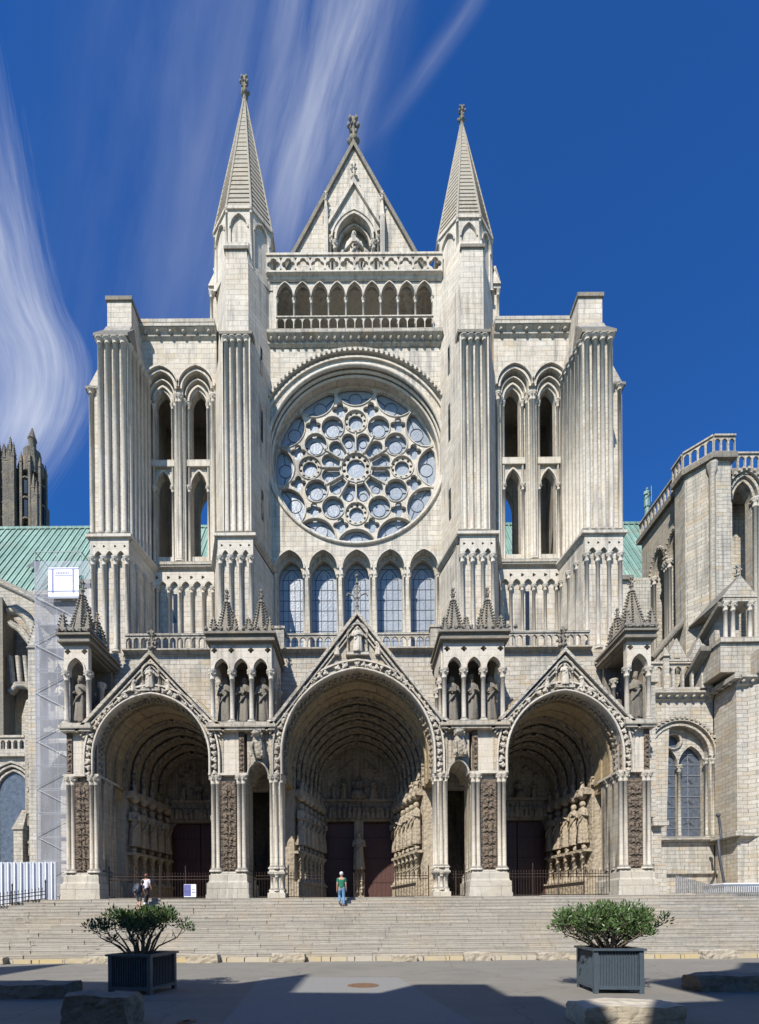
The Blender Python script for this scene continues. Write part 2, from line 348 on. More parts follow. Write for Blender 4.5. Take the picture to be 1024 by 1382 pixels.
# ------------------------------------------------------------------ carving helpers
def figure(mb,x,y,z,h,rot=0.,seed=0,n=16,lean=0,arms=True,head=True,book=False,seat=False,width=1.0):
    """robed figure facing -y, turned by rot"""
    r=random.Random(seed); k=mb.mark(); w=h*width
    prof=[(0,.150,.115),(.04,.155,.12),(.3,.135,.105),(.5,.125,.095),(.60,.118,.088),(.7,.135,.09),(.79,.140,.088),(.825,.10,.07),(.85,.045,.045),(.875,.042,.042)]
    kk=r.choice([6,7,8]); n=max(n,18); ph=r.random()*6; rings=[]
    sw=(r.random()-.5)*.05
    for t,a,b in prof:
        fold=.022*(1-t)*1.7 if t<.62 else .004
        rings.append([((a+fold*math.cos(kk*q+ph+t*1.3))*w*math.cos(q)+sw*h*math.sin(t*3.1),(b+fold*math.cos(kk*q+ph+t*1.3))*w*math.sin(q),t*h) for q in [2*PI*i/n for i in range(n)]])
    mb.loft(rings,True)
    if head:
        mb.lathe_e((sw*h*.3,-.01*h,.925*h),.056*h,.064*h,.078*h,8,6)
        mb.add([(-.012*h,-.068*h,.92*h),(.012*h,-.068*h,.92*h),(0,-.088*h,.912*h),(0,-.068*h,.945*h)],[(0,1,2),(1,3,2),(3,0,2)])
        mb.lathe_e((sw*h*.3,.012*h,.93*h),.066*h,.062*h,.082*h,8,5)
        if r.random()<.6: mb.tube([(0,-.05*h,.885*h),(0,-.06*h,.84*h)],[.035*h,.012*h],5)
    if arms:
        up=r.random()*.12
        for s in (-1,1):
            hz=.60+(up if s>0 else -.02)+r.random()*.05
            mb.tube([(s*.125*w,0,.78*h),(s*.165*w,-.02*h,.63*h),(s*.05*w,-.13*h,hz*h)],[.042*h,.04*h,.022*h],6)
            mb.ball((s*.04*w,-.135*h,hz*h),.02*h,.02*h,.026*h,6,4)
        if book or r.random()<.5: mb.box(-.05*h,.03*h,-.165*h,-.135*h,.6*h,.72*h)
        mb.tube([(.13*w,-.05*h,.7*h),(-.02*w,-.115*h,.5*h),(-.13*w,-.07*h,.36*h)],[.02*h,.03*h,.015*h],5)
    if seat:
        mb.xf(k,lambda p:(p.x*1.15,p.y-(.16*h if p.z<.35*h else .0),p.z*.8))
    mb.rotz(k,rot,0,0,x,y,z)
def little(mb,x,y,z,h,rot=0,fx=None):
    """small relief figure, few faces"""
    k=mb.mark(); j=random.uniform(.85,1.15); l=random.uniform(-.12,.12)
    mb.loft([[(a*h*j*math.cos(q)+l*t*h,b*h*math.sin(q),t*h) for q in [2*PI*i/6 for i in range(6)]] for t,a,b in ((0,.2,.14),(.45,.16,.14),(.74,.19,.13),(.8,.06,.06))],True)
    mb.lathe_e((l*h*.85,-.03*h,.9*h),.085*h,.09*h,.11*h,6,4)
    s=random.choice((-1,1))
    mb.tube([(s*.17*h,0,.7*h),(s*.2*h,-.12*h,.5*h),(0,-.2*h,random.uniform(.4,.65)*h)],.045*h,4)
    mb.rotz(k,rot,0,0,0,0,0)
    if fx: mb.xf(k,fx)
    mb.xf(k,lambda p:(p.x+x,p.y+y,p.z+z))
def lump(mb,x,y,z,r):
    """crocket or leaf boss"""
    n=5; ph=random.random()*6
    mb.lathe_e((x,y,z),r*random.uniform(.8,1.1),r*random.uniform(.8,1.1),r*random.uniform(.7,1.),6,4)
    for i in range(3):
        a=ph+2*PI*i/3
        mb.lathe_e((x+r*.7*math.cos(a),y-r*.3,z+r*.7*math.sin(a)),r*.5,r*.5,r*.5,5,3)
def along(path,step,start=0.):
    """points with tangent angle every step along an x-z path"""
    out=[]; d=start
    for (x0,z0),(x1,z1) in zip(path,path[1:]):
        L=math.hypot(x1-x0,z1-z0)
        while d<L:
            t=d/L; out.append((x0+(x1-x0)*t,z0+(z1-z0)*t,math.atan2(z1-z0,x1-x0))); d+=step
        d-=L
    return out
def archfigs(mb,path,step,y,h,start=0.2,tilt=.6):
    """small figures set one after another round an arch, heads towards the apex"""
    for x,z,a in along(path,step,start):
        k=mb.mark(); little(mb,0,0,0,h)
        right=math.cos(a)>0 and False
        ang=a-PI/2 if a>=0 else a+PI/2
        c,q=math.cos(ang),math.sin(ang)
        mb.xf(k,lambda p:(x+p.x*c-p.z*q,y+p.y,z+p.x*q+p.z*c))
        # canopy above each figure
        lump(mb,x-math.sin(ang)*h*1.12,y-.05,z+math.cos(ang)*h*1.12,h*.2)
def shaft_mesh(mb,x,y,z0,z1,r,n=8,cap=1.0,base=True):
    c=r*2.2*cap
    pr=[]
    if base: pr+=[(r*2.1,z0),(r*2.1,z0+r*.7),(r*1.5,z0+r*1.4),(r*1.15,z0+r*1.8)]
    pr+=[(r,z0+r*2.2 if base else z0),(r,z1-c*1.9),(r*1.25,z1-c*1.85),(r*1.05,z1-c*1.7),(r*1.3,z1-c),(r*2.0,z1-c*.35),(r*2.05,z1-c*.3),(r*2.05,z1)]
    mb.lathe(x,y,pr,n)
    if cap>=1 and r>.09:
        for i in range(6):
            a=2*PI*i/6+.5; mb.lathe_e((x+r*1.65*math.cos(a),y+r*1.65*math.sin(a),z1-c*.75),r*.42,r*.42,r*.5,5,3)
def finial(mb,x,y,z,h):
    mb.lathe(x,y,[(h*.10,z),(h*.07,z+h*.25),(h*.17,z+h*.3),(h*.06,z+h*.36),(h*.055,z+h*.55),(h*.06,z+h*.8),(h*.1,z+h*.9),(h*.02,z+h)],6)
    for zz,rr in ((.5,.17),(.78,.11)):
        for i in range(4):
            a=PI/4+i*PI/2
            for (dx,dz,s) in ((.6,-.02,.7),(1.15,.05,.75)):
                mb.lathe_e((x+h*rr*dx*math.cos(a),y+h*rr*dx*math.sin(a),z+h*(zz+dz)),h*.07*s,h*.07*s,h*.085*s,6,4)
def pyramid(mb,x,y,z,hw,h,sides=4,crock=True,ph=PI/4,steps=9,top=.04):
    """little crocketed spire"""
    R=hw/math.cos(PI/sides)
    mb.loft([[(x+q*math.cos(ph+2*PI*i/sides),y+q*math.sin(ph+2*PI*i/sides),zz) for i in range(sides)] for q,zz in ((R*1.1,z),(R*.86,z+h*.08),(top,z+h))],False)
    if crock:
        for i in range(sides):
            a=ph+2*PI*i/sides
            for k in range(1,steps):
                t=.08+.88*k/steps; q=R*.86*(1-t)/(.92)+.02
                mb.lathe_e((x+(q+.05)*math.cos(a),y+(q+.05)*math.sin(a),z+h*t),.07,.07,.055,5,3)
def arcade(x0,x1,z0,z1,n,y0,y1,bar=.07,top=.1,bot=0.,ratio=.62,foilr=0):
    """row of pointed openings in a thin plate"""
    mb=MB(); w=(x1-x0)/n; hs=[]
    hh=z1-z0
    for i in range(n):
        cx=x0+w*(i+.5); hw=w/2-bar/2; rise=hw*1.35
        hs.append(hole(cx,z0+bot+.01,z1-top-rise,hw,rise,5))
        if foilr: hs+= []
    mb.plate(rect(x0,x1,z0,z1),hs,y0,y1); return mb
def moulding(mb,x0,x1,z,y,deep=.3,h=.5,balls=0,ret=.0):
    """horizontal cornice: sloping top over hollow, in front of plane y"""
    pr=[(0,-h),(-deep*.35,-h*.8),(-deep*.4,-h*.55),(-deep*.9,-h*.35),(-deep,-h*.3),(-deep,-h*.05),(0,h*.25)]
    mb.loft([[(x,y+a,z+b) for a,b in pr] for x in (x0,x1)],False)
    if balls:
        s=(x1-x0)/balls
        for i in range(balls): mb.lathe_e((x0+s*(i+.5),y-deep*.62,z-h*.6),.12,.12,.13,6,4)
def skinned(name,pts,edges,mat_,parent,sub=2,root=0):
    me=bpy.data.meshes.new(name); off=OFF[parent.name] if parent else Vector((0,0,0))
    me.from_pydata([Vector(p[:3])-off for p in pts],edges,[])
    o=bpy.data.objects.new(name,me); COL.objects.link(o)
    sk=o.modifiers.new('s','SKIN'); sk.use_smooth_shade=True
    for i,p in enumerate(pts):
        v=me.skin_vertices[0].data[i]; v.radius=(p[3],p[4] if len(p)>4 else p[3]); v.use_root=(i==root)
    ss=o.modifiers.new('u','SUBSURF'); ss.levels=sub; ss.render_levels=sub
    bpy.context.view_layer.update()
    dg=bpy.context.evaluated_depsgraph_get()
    nm=bpy.data.meshes.new_from_object(o.evaluated_get(dg)); nm.name=name
    o.modifiers.clear(); o.data=nm; nm.materials.clear(); nm.materials.append(mat_)
    nm.polygons.foreach_set('use_smooth',[True]*len(nm.polygons))
    if parent: o.parent=parent; OFF[o.name]=off
    return o
# ================================================================== THE PORCH
YP=26.0; ZP=2.85; ZC=9.6; ZS=12.25
porch=thing('entrance_porch',(0,YP,ZP),'carved stone porch with three gabled arches at the top of the broad steps','church porch')
AR=1.40
PORT=[(-11.3,3.15,16.3,2.05),(0.,4.14,18.4,2.55),(11.3,3.15,16.3,2.05)]
PN=['left','centre','right']
# ---- masonry mass behind: attic wall with the arches passing through
mb=MB()
top=18.0
outer=[(-16.2,9.6),(-16.2,top),(16.2,top),(16.2,9.6)]
low=[]
for cx,hw,gz,dw in PORT[::-1]:
    low+= [(x,z) for x,z in parch(cx,hw-.1,1.2 if cx==0 else 1.0)][::-1]
poly=[(-16.2,top)]+[(-16.2,9.6)]+[p for p in low[::-1]]+[(16.2,9.6),(16.2,top)]
mb.plate(poly[::-1],[],28.95,29.6)
mb.box(-16.2,16.2,29.6,32.3,17.4,top-.05)
part('attic_wall',mb,M['choir'],porch)
# attic corbel course and coping
mb=MB()
for a,b in ((-14.2,-8.3),(-5.2,5.2),(8.3,14.2)): moulding(mb,a,b,18.1,28.95,.35,.35,balls=0)
part('cornice',mb,M['greyw'],porch)
# ---- portals
FOLI={}
for pi,(cx,hw,gz,dw) in enumerate(PORT):
    n=12
    big=(pi==1)
    portal=MB()
    # gable front with arch cut out
    fz=ZS-.1; fx=hw+.52 if not big else hw+.55
    st=1.2 if big else 1.0; ar=parch(cx,hw,st,14)
    out=[(cx-hw-.75,ZC),(cx-hw-.75,fz),(cx,gz-.15),(cx+hw+.75,fz),(cx+hw+.75,ZC)]
    gfx=hw+.75
    portal.plate(out[:1]+ar+out[:0:-1],[],YP+.05,YP+.75)
    P=part('portal_gable',portal,M['porch'],porch)
    # raking mouldings
    mb=MB()
    for s in (-1,1):
        a=(cx+s*(gfx+.18),fz-.12); b=(cx,gz+.06)
        for t,w,yy,d in ((0,.15,-.28,.5),(.25,.10,-.16,.3),(.44,.07,-.1,.25)):
            dx,dz=b[0]-a[0],b[1]-a[1]; L=math.hypot(dx,dz); nx,nz=(dz/L*s,-dx/L*s)
            nx,nz=(-abs(dz)/L*-s*-1,-abs(dx)/L)
            p=[(a[0]+nx*t,a[1]+nz*t),(b[0],b[1]-t*L/abs(dx)),(b[0],b[1]-(t+w)*L/abs(dx)),(a[0]+nx*(t+w),a[1]+nz*(t+w))]
            if s>0: p=p[::-1]
            mb.plate(p,[],YP+yy,YP+yy+d)
    part('coping',mb,M['greyw'],P)
    # archivolt mouldings at the front + foliage
    mb=MB()
    mb.band(ar,.10,YP-.16,YP+.06); mb.band(offset(ar,.5),.09,YP-.12,YP+.06)
    mb.tube([(x,YP-.14,z) for x,z in offset(ar,.05)],.07,6)
    part('archivolt_moulding',mb,M['smooth'],P)
    mb=MB()
    mid=offset(ar,.30)
    for x,z,a in along(mid,.36,.1):
        if random.random()<.86: lump(mb,x,YP-.06,z,.15)
        if random.random()<.5: lump(mb,x+random.uniform(-.15,.15),YP-.08,z+random.uniform(-.15,.15),.1)
    part('foliage_band',mb,M['smooth'],P)
    # gable niche with seated figure and attendants
    nz=gz-1.72 if not big else gz-1.95
    h=1.05 if not big else 1.25
    mb=MB(); figure(mb,cx,YP-.16,nz-.22,h*1.12,0,pi+3,14,width=1.25); part('seated_figure',mb,M['smooth'],P)
    for s in (-1,1):
        mb=MB(); figure(mb,cx+s*.9*h,YP-.06,nz-.34,h*.72,0,pi*2+s+9,10,width=1.2); part('kneeling_figure',mb,M['smooth'],P)
    mb=MB()
    for s in (-1,1): shaft_mesh(mb,cx+s*h*.42,YP-.08,nz-.25,nz+h*.62,.05,6)
    mb.band(arch(cx,nz+h*.62,h*.40,h*.42,6),.10,YP-.18,YP+.05)
    mb.box(cx-h*.5,cx+h*.5,YP-.22,YP+.05,nz-.38,nz-.22)
    part('gable_niche',mb,M['greyw'],P)
    mb=MB()
    if big:
        mb.tube([(cx,YP+.1,gz-.1),(cx,YP+.1,gz+2.2)],[.09,.035],6)
        for s in (-1,1):
            mb.tube([(cx,YP+.1,gz+.75),(cx+s*.22,YP+.1,gz+1.1),(cx+s*.5,YP+.1,gz+1.2),(cx+s*.58,YP+.1,gz+1.05)],.04,5)
            mb.tube([(cx,YP+.1,gz+1.1),(cx+s*.2,YP+.1,gz+1.4),(cx,YP+.1,gz+1.7)],.035,5)
        for q in (.5,.95,1.75,2.15): mb.lathe_e((cx,YP+.1,gz+q),.11,.11,.1,6,4)
    else: finial(mb,cx,YP+.1,gz-.1,1.5)
    part('gable_cross' if big else 'finial',mb,M['dark'],P)
    # roof slab behind the gable
    mb=MB()
    for s in (-1,1):
        p=[(cx,gz-.25),(cx+s*gfx,fz-.02),(cx+s*gfx,fz-.32),(cx,gz-.65)]
        if s<0: p=p[::-1]
        mb.plate(p[::-1],[],YP+.76,29.0)
    part('gable_roof',mb,M['dark'],P)
    # vault: soffit band with figures, two ochre bays, then the receding archivolts
    mb=MB()
    def ring(m,hw_,y0,y1,t=.9,rs=1.):
        a=parch(cx,hw_,st,n); o=parch(cx,hw_+t,st,n)
        m.plate(a+o[::-1],[],y0,y1)
    ring(mb,hw+.0,YP+.76,YP+.95)
    ring(mb,hw-.16,YP+.95,YP+1.1); ring(mb,hw-.1,YP+1.1,YP+1.9); ring(mb,hw-.2,YP+1.9,YP+2.1); ring(mb,hw-.14,YP+2.1,YP+3.0)
    V=part('porch_vault',mb,M['vault'],porch)
    mb=MB(); k=5 if not big else 7
    y=YP+3.0; dy=4.4/k; w0=hw-.3; w1=dw+.05
    figs=MB()
    for i in range(k):
        w=w0+(w1-w0)*i/(k-1)
        rs=1+.05*i/(k-1)
        ring(mb,w+.02,y,y+dy*.55,1.2,rs)
        ring(mb,w+.16,y+dy*.55,y+dy,1.2,rs)
        a=parch(cx,w+.12,st,n)
        mb.tube([(x_,y+.02,z_) for x_,z_ in parch(cx,w+.04,st,n)],.035,5)
        hh=.68
        half=len(a)//2+1
        for path,sgn in ((a[:half],1),(a[::-1][:half],-1)):
            for x_,z_,an in along(path,.62,.12):
                m0=figs.mark(); little(figs,0,0,0,hh)
                c,q=math.cos(an-PI/2),math.sin(an-PI/2)
                figs.xf(m0,lambda p:(x_+p.x*c-p.z*q,y-.14+p.y,z_+p.x*q+p.z*c))
                lump(figs,x_+math.cos(an)*.6,y-.02,z_+math.sin(an)*.6,.13)
        y+=dy
    A=part('archivolts',mb,M['archiv'],porch)
    part('archivolt_figures',figs,M['archiv'],A)
    # soffit relief just behind the front edge
    mb=MB()
    for x_,z_,an in along(parch(cx,hw-.06,st,n),.34,.1):
        lump(mb,x_,YP+.6,z_,.13); lump(mb,x_+.05,YP+.35,z_,.1)
    part('soffit_carving',mb,M['archiv'],V)
    # tympanum and lintel
    yt=YP+7.4
    mb=MB(); zt=ZC+.35
    tw=dw+.15
    mb.plate([(cx-tw-.4,zt)]+[(x,z+.36) for x,z in parch(cx,tw+.3,st,n)]+[(cx+tw+.4,zt)],[],yt+.15,yt+.8)
    mb.box(cx-tw-.4,cx+tw+.4,yt-.15,yt+.2,zt-.06,zt+.12)
    mb.box(cx-dw-.4,cx+dw+.4,yt+.05,yt+.8,8.55,zt-.06)
    T=part('tympanum',mb,M['archiv'],porch)
    mb=MB()
    figure(mb,cx,yt-.05,zt+.12,1.9 if big else 1.5,0,31+pi,12,seat=True,width=1.3)
    for s in (-1,1):
        figure(mb,cx+s*1.05,yt,zt+.12,1.45 if big else 1.15,0,41+pi+s,10,width=1.2)
        if big: figure(mb,cx+s*1.75,yt+.05,zt+.12,1.15,0,51+s,10)
        for q in range(3): lump(mb,cx+s*(.5+.35*q),yt+.1,zt+2.3-q*.28+(.4 if big else 0),.18)
    part('tympanum_figures',mb,M['archiv'],T)
    mb=MB(); nn=int(2*dw/.33)
    for i in range(nn): little(mb,cx-dw+(i+.5)*2*dw/nn,yt-.02,8.72,1.0)
    part('lintel_figures',mb,M['archiv'],T)
    # door leaves
    zd=8.5; yd=yt+.5
    for s in (-1,1):
        mb=MB(); x0,x1=sorted((cx+s*(.32 if big else .03),cx+s*dw))
        mb.box(x0,x1,yd,yd+.12,ZP,zd)
        w=(x1-x0)/7
        for i in range(7): mb.box(x0+i*w+.02,x0+(i+1)*w-.02,yd-.02,yd+.01,ZP+.02,zd-.02)
        D=part('door',mb,M['door'],porch)
        for z in (4.2,5.9,7.4): mb=MB(); mb.box(x0+.03,x1-.03,yd-.035,yd-.015,z,z+.06); part('iron_strap',mb,M['iron'],D)
    # door surround
    for s in (-1,1):
        mb=MB(); x0,x1=sorted((cx+s*dw,cx+s*(dw+.45))); mb.box(x0,x1,yt+.1,yt+.8,ZP,8.56)
        c0,c1=sorted((cx+s*(dw-.4),cx+s*dw)); pz=[(cx+s*dw,8.56),(cx+s*dw,8.0),(cx+s*(dw-.35),8.56)]
        if s>0: pz=pz[::-1]
        mb.plate(pz,[],yt+.15,yt+.7); part('door_frame',mb,M['archiv'],porch)
    if big:
        mb=MB(); mb.box(cx-.32,cx+.32,yt+.1,yt+.7,ZP,8.56)
        mb.box(cx-.38,cx+.38,yt-.1,yt+.1,ZP,ZP+1.2); mb.box(cx-.3,cx+.3,yt-.05,yt+.1,ZP+1.2,5.1)
        tr=part('trumeau',mb,M['jamb'],porch)
        mb=MB(); figure(mb,cx,yt-.3,5.1,2.6,0,77,14,width=.95)
        for z in (3.5,4.0,4.5): 
            for s in (-.15,.15): little(mb,cx+s,yt-.25,z,.5)
        part('trumeau_figure',mb,M['jamb'],tr)
    # splayed jambs with statues
    for s in (-1,1):
        xa,ya=cx+s*(hw-.18),YP+3.0; xb,yb=cx+s*(dw+.25),yt+.1
        L=math.hypot(xb-xa,yb-ya); ux,uy=(xb-xa)/L,(yb-ya)/L; nx,ny=(-uy*s*1.0,ux*s) 
        nx,ny=(uy*-s,0)
        nx,ny=(-s*abs(uy),-abs(ux))
        mb=MB()
        back=[(xa,ya),(xb,yb),(xb+s*1.4,yb),(xa+s*1.4,ya)]
        if s<0: back=back[::-1]
        mb.prism(back if s>0 else back,ZP,ZC)
        def pt(t,o): return (xa+ux*t+nx*o,ya+uy*t+ny*o)
        # plinth, ledge, canopy shelf
        for o,z0,z1 in ((.55,ZP,ZP+.35),(.5,ZP+.35,ZP+1.0),(.62,ZP+1.0,ZP+1.12),(.55,5.7,5.86),(.5,9.2,9.6)):
            q=[pt(0,0),pt(L,0),pt(L,o),pt(0,o)]
            ar_=sum(q[i][0]*q[(i+1)%4][1]-q[(i+1)%4][0]*q[i][1] for i in range(4))
            if ar_<0: q=q[::-1]
            mb.prism(q,z0,z1)
        J=part('jamb',mb,M['jamb'],porch)
        ns=6 if big else 5
        for i in range(ns):
            t=(i+.5)*L/ns; px,py=pt(t,.33); rot=math.atan2(nx,-ny)
            mb=MB(); figure(mb,px,py,6.25,2.6,rot*.8,100*pi+10*i+s,14,width=.9)
            part('jamb_statue',mb,M['jamb'],J)
            mb=MB(); shaft_mesh(mb,px,py,3.98,5.72,.13,8,.7)
            mb.tube([(px+.15*math.cos(q),py+.15*math.sin(q),4.3+q*.1) for q in [j*.7 for j in range(18)]],.035,4)
            part('twisted_colonnette',mb,M['jamb'],J)
            mb=MB(); little(mb,px,py-.05,5.8,.52); lump(mb,px,py-.15,6.0,.16)
            mb.lathe(px,py,[(.12,8.95),(.27,9.05),(.3,9.2),(.3,9.35),(.2,9.5),(.1,9.9)],6)
            for j in range(5):
                a=j*1.256; lump(mb,px+.25*math.cos(a),py+.25*math.sin(a),9.2,.09)
            little(mb,px,py,9.55,.75)
            part('canopy',mb,M['jamb'],J)
# interior darkness closure behind doors and above the rings
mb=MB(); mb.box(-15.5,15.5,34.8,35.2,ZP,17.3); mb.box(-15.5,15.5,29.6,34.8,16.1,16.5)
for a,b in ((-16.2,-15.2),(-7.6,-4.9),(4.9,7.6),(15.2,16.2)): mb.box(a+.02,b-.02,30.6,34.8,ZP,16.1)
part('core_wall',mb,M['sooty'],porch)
# ---- piers
def relief(mb,x0,x1,z0,z1,y,step=.62):
    n=max(1,int((z1-z0)/step)); s=(z1-z0)/n
    for i in range(n):
        z=z0+i*s; w=(x1-x0)
        if w>.45:
            little(mb,x0+w*.33,y+.02,z+.05,s*.8); little(mb,x0+w*.67,y+.02,z+.05,s*.8)
            mb.tube([(x0+.03,y-.03,z-.02),(x0+w*.3,y-.05,z+.05),(x0+w/2,y-.06,z-.01),(x0+w*.7,y-.05,z+.05),(x1-.03,y-.03,z-.02)],.03,4)
        else:
            lump(mb,x0+w/2,y,z+s*.3,w*.3); lump(mb,x0+w/2,y,z+s*.75,w*.26)
def bigpier(x0,x1,outerside=0):
    """pier on a moulded base, relief panel between twin shafts"""
    cx=(x0+x1)/2; w=x1-x0
    mb=MB(); y0=YP-.1; y1=YP+2.3
    mb.box(x0-.04,x1+.04,y0-.14,y1+.04,ZP-.3,ZP+.85,); mb.box(x0+.02,x1-.02,y0-.08,y1-.02,ZP+.85,ZP+.98,.05,.05)
    for q in range(3): mb.box(x0-.08+q*.0,x1+.08,y0-.18,y1+.06,ZP-.3,ZP+.22) if q==0 else None
    mb.box(x0+.0,x1-.0,y0-.11,y1,ZP+.80,ZP+.88)
    mb.box(x0+.07,x1-.07,y0-.02,y1-.07,ZP+.98,ZP+1.3); mb.box(x0+.12,x1-.12,y0+.04,y1-.12,ZP+1.3,ZP+1.48,.05,.05)
    P=part('pier',mb,M['base'],porch)
    mb=MB(); mb.box(x0+.2,x1-.2,y0+.28,y1-.25,ZP+1.48,ZC)
    part('pier_core',mb,M['porch'],P)
    mb=MB(); mb.box(cx-.42,cx+.42,y0+.14,y0+.3,ZP+1.48,ZC-.3); relief(mb,cx-.33,cx+.33,ZP+1.6,ZC-.5,y0+.12)
    for s in (-1,1):
        for z in [ZP+1.6+.13*i for i in range(38)]: mb.lathe_e((cx+s*.38,y0+.13,z),.035,.035,.04,5,3)
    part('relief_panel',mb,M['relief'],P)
    xs=[x0+.26,x0+.52,x1-.52,x1-.26] if w>1.9 else [x0+.28,x1-.28]
    for x in xs:
        mb=MB(); shaft_mesh(mb,x,y0+.18,ZP+1.48,ZC,.115,10); part('shaft',mb,M['smooth'],P)
    for x in (x0+.26,x1-.26):
        for y in (y0+.8,y0+1.5):
            mb=MB(); shaft_mesh(mb,x,y,ZP+1.48,ZC,.11,8); part('shaft',mb,M['porch'],P)
    # upper block
    mb=MB(); mb.box(x0+.05,x1-.05,y0+.0,y1-.1,ZC,ZC+.12); mb.box(x0+.245,x1-.245,y0+.18,y1-.2,ZC+.12,ZS-.25)
    part('pier_head',mb,M['smooth'],P)
    mb=MB()
    for a in (x0+.22,x1-.5): mb.box(a,a+.28,y0+.10,y0+.2,ZC+.12,ZS-.25); relief(mb,a,a+.28,ZC+.2,ZS-.3,y0+.1,.5)
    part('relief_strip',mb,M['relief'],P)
    return P
def smallpier(cx):
    mb=MB(); y0=YP-.05
    mb.box(cx-.48,cx+.48,y0-.1,y0+.9,ZP-.3,ZP+.3); mb.box(cx-.42,cx+.42,y0-.04,y0+.84,ZP+.3,ZP+.4,.04,.04)
    mb.box(cx-.2,cx+.2,y0+.1,y0+.7,ZP+.4,ZC)
    for z in (ZP+1.35,): 
        mb.box(cx-.47,cx+.47,y0-.08,y0+.88,z,z+.1,.0,.0); mb.box(cx-.42,cx+.42,y0-.03,y0+.83,z+.1,z+.3,.06,.06)
    P=part('slim_pier',mb,M['base'],porch)
    for dx,dy in ((-.28,.1),(0,.0),(.28,.1),(-.28,.65),(.28,.65),(0,.75)):
        mb=MB(); shaft_mesh(mb,cx+dx,y0+.06+dy,ZP+1.62,ZC,.10,8); part('shaft',mb,M['smooth'],P)
        mb=MB(); shaft_mesh(mb,cx+dx,y0+.06+dy,ZP+.4,ZP+1.36,.085,8,.6); part('base_shaft',mb,M['smooth'],P)
    mb=MB(); mb.box(cx-.44,cx+.44,y0+0,y0+.95,ZC,ZC+.12); mb.box(cx-.4,cx+.4,y0+.12,y0+1.2,ZC+.12,ZS-.25)
    for z in (ZC+.3,ZC+1.15): little(mb,cx,y0+.08,z,.8)
    part('pier_head',mb,M['carved'],P)
bigpier(-16.2,-14.15); bigpier(14.15,16.2); bigpier(-8.25,-6.05); bigpier(6.05,8.25)
smallpier(-4.52); smallpier(4.52)
# passage arches between big and slim piers, outer side beams
for s in (-1,1):
    c=s*5.5; mb=MB()
    h=arch(c,ZC,.52,.72,7)
    out=[(c-.62,ZC)]+h+[(c+.62,ZC),(c+.62,ZS-.25),(c-.62,ZS-.25)]
    mb.plate([(c-.62,ZC)]+h+[(c+.62,ZC),(c+.62,ZS-.25),(c-.62,ZS-.25)],[],YP+.15,YP+2.2)
    W=part('passage_arch',mb,M['porch'],porch)
    mb=MB(); mb.band(h,.1,YP-.02,YP+.2); mb.tube([(x,YP-.02,z) for x,z in offset(h,.05)],.05,5)
    part('arch_moulding',mb,M['greyw'],W)
    # crouching beast over the passage
    mb=MB()
    mb.loft([[(c+a+r*math.cos(q),YP+y+r*math.sin(q)*.8,z) for q in [2*PI*i/8 for i in range(8)]] for a,y,z,r in ((.1,-.05,10.5,.25),(.08,-.12,10.8,.33),(.05,-.12,11.2,.33),(0,-.16,11.5,.26),(0,-.2,11.65,.2))],True)
    mb.ball((c-.02,YP-.3,11.78),.24,.26,.24); mb.ball((c-.05,YP-.52,11.7),.12,.14,.1)
    for q in range(9): lump(mb,c+.24*math.cos(q*.7),YP-.22,11.76+.24*math.sin(q*.7),.085)
    for e in (-1,1):
        mb.tube([(c+e*.2,YP-.3,11.3),(c+e*.26,YP-.45,10.95),(c+e*.2,YP-.4,10.65)],[.1,.09,.08],6)
        mb.tube([(c+e*.22,YP-.2,10.9),(c+e*.3,YP-.4,10.75),(c+e*.28,YP-.42,10.52)],[.14,.1,.08],6)
    part('crouching_beast',mb,M['carved'],W)
    # side lintel carried back from the outer pier, rear pier with shafts
    a,b=sorted((s*14.42,s*16.15)); mb=MB(); mb.box(a,b,YP+2.1,30.2,ZC-.5,ZC-.02); mb.box(a+.1,b-.1,YP+2.1,30.4,ZC,ZS-.3); part('side_lintel',mb,M['vault'],porch)
    mb=MB(); mb.box(a+.1,b,29.7,30.8,ZP-.3,ZC-.5); mb.box(a,b+.05,29.5,30.8,ZP,ZP+1.4); R=part('rear_pier',mb,M['porch'],porch)
    for x in (a+.3,a+.62,b-.35):
        mb=MB(); shaft_mesh(mb,x,29.6,ZP+1.4,ZC-.5,.11,8); part('shaft',mb,M['smooth'],R)
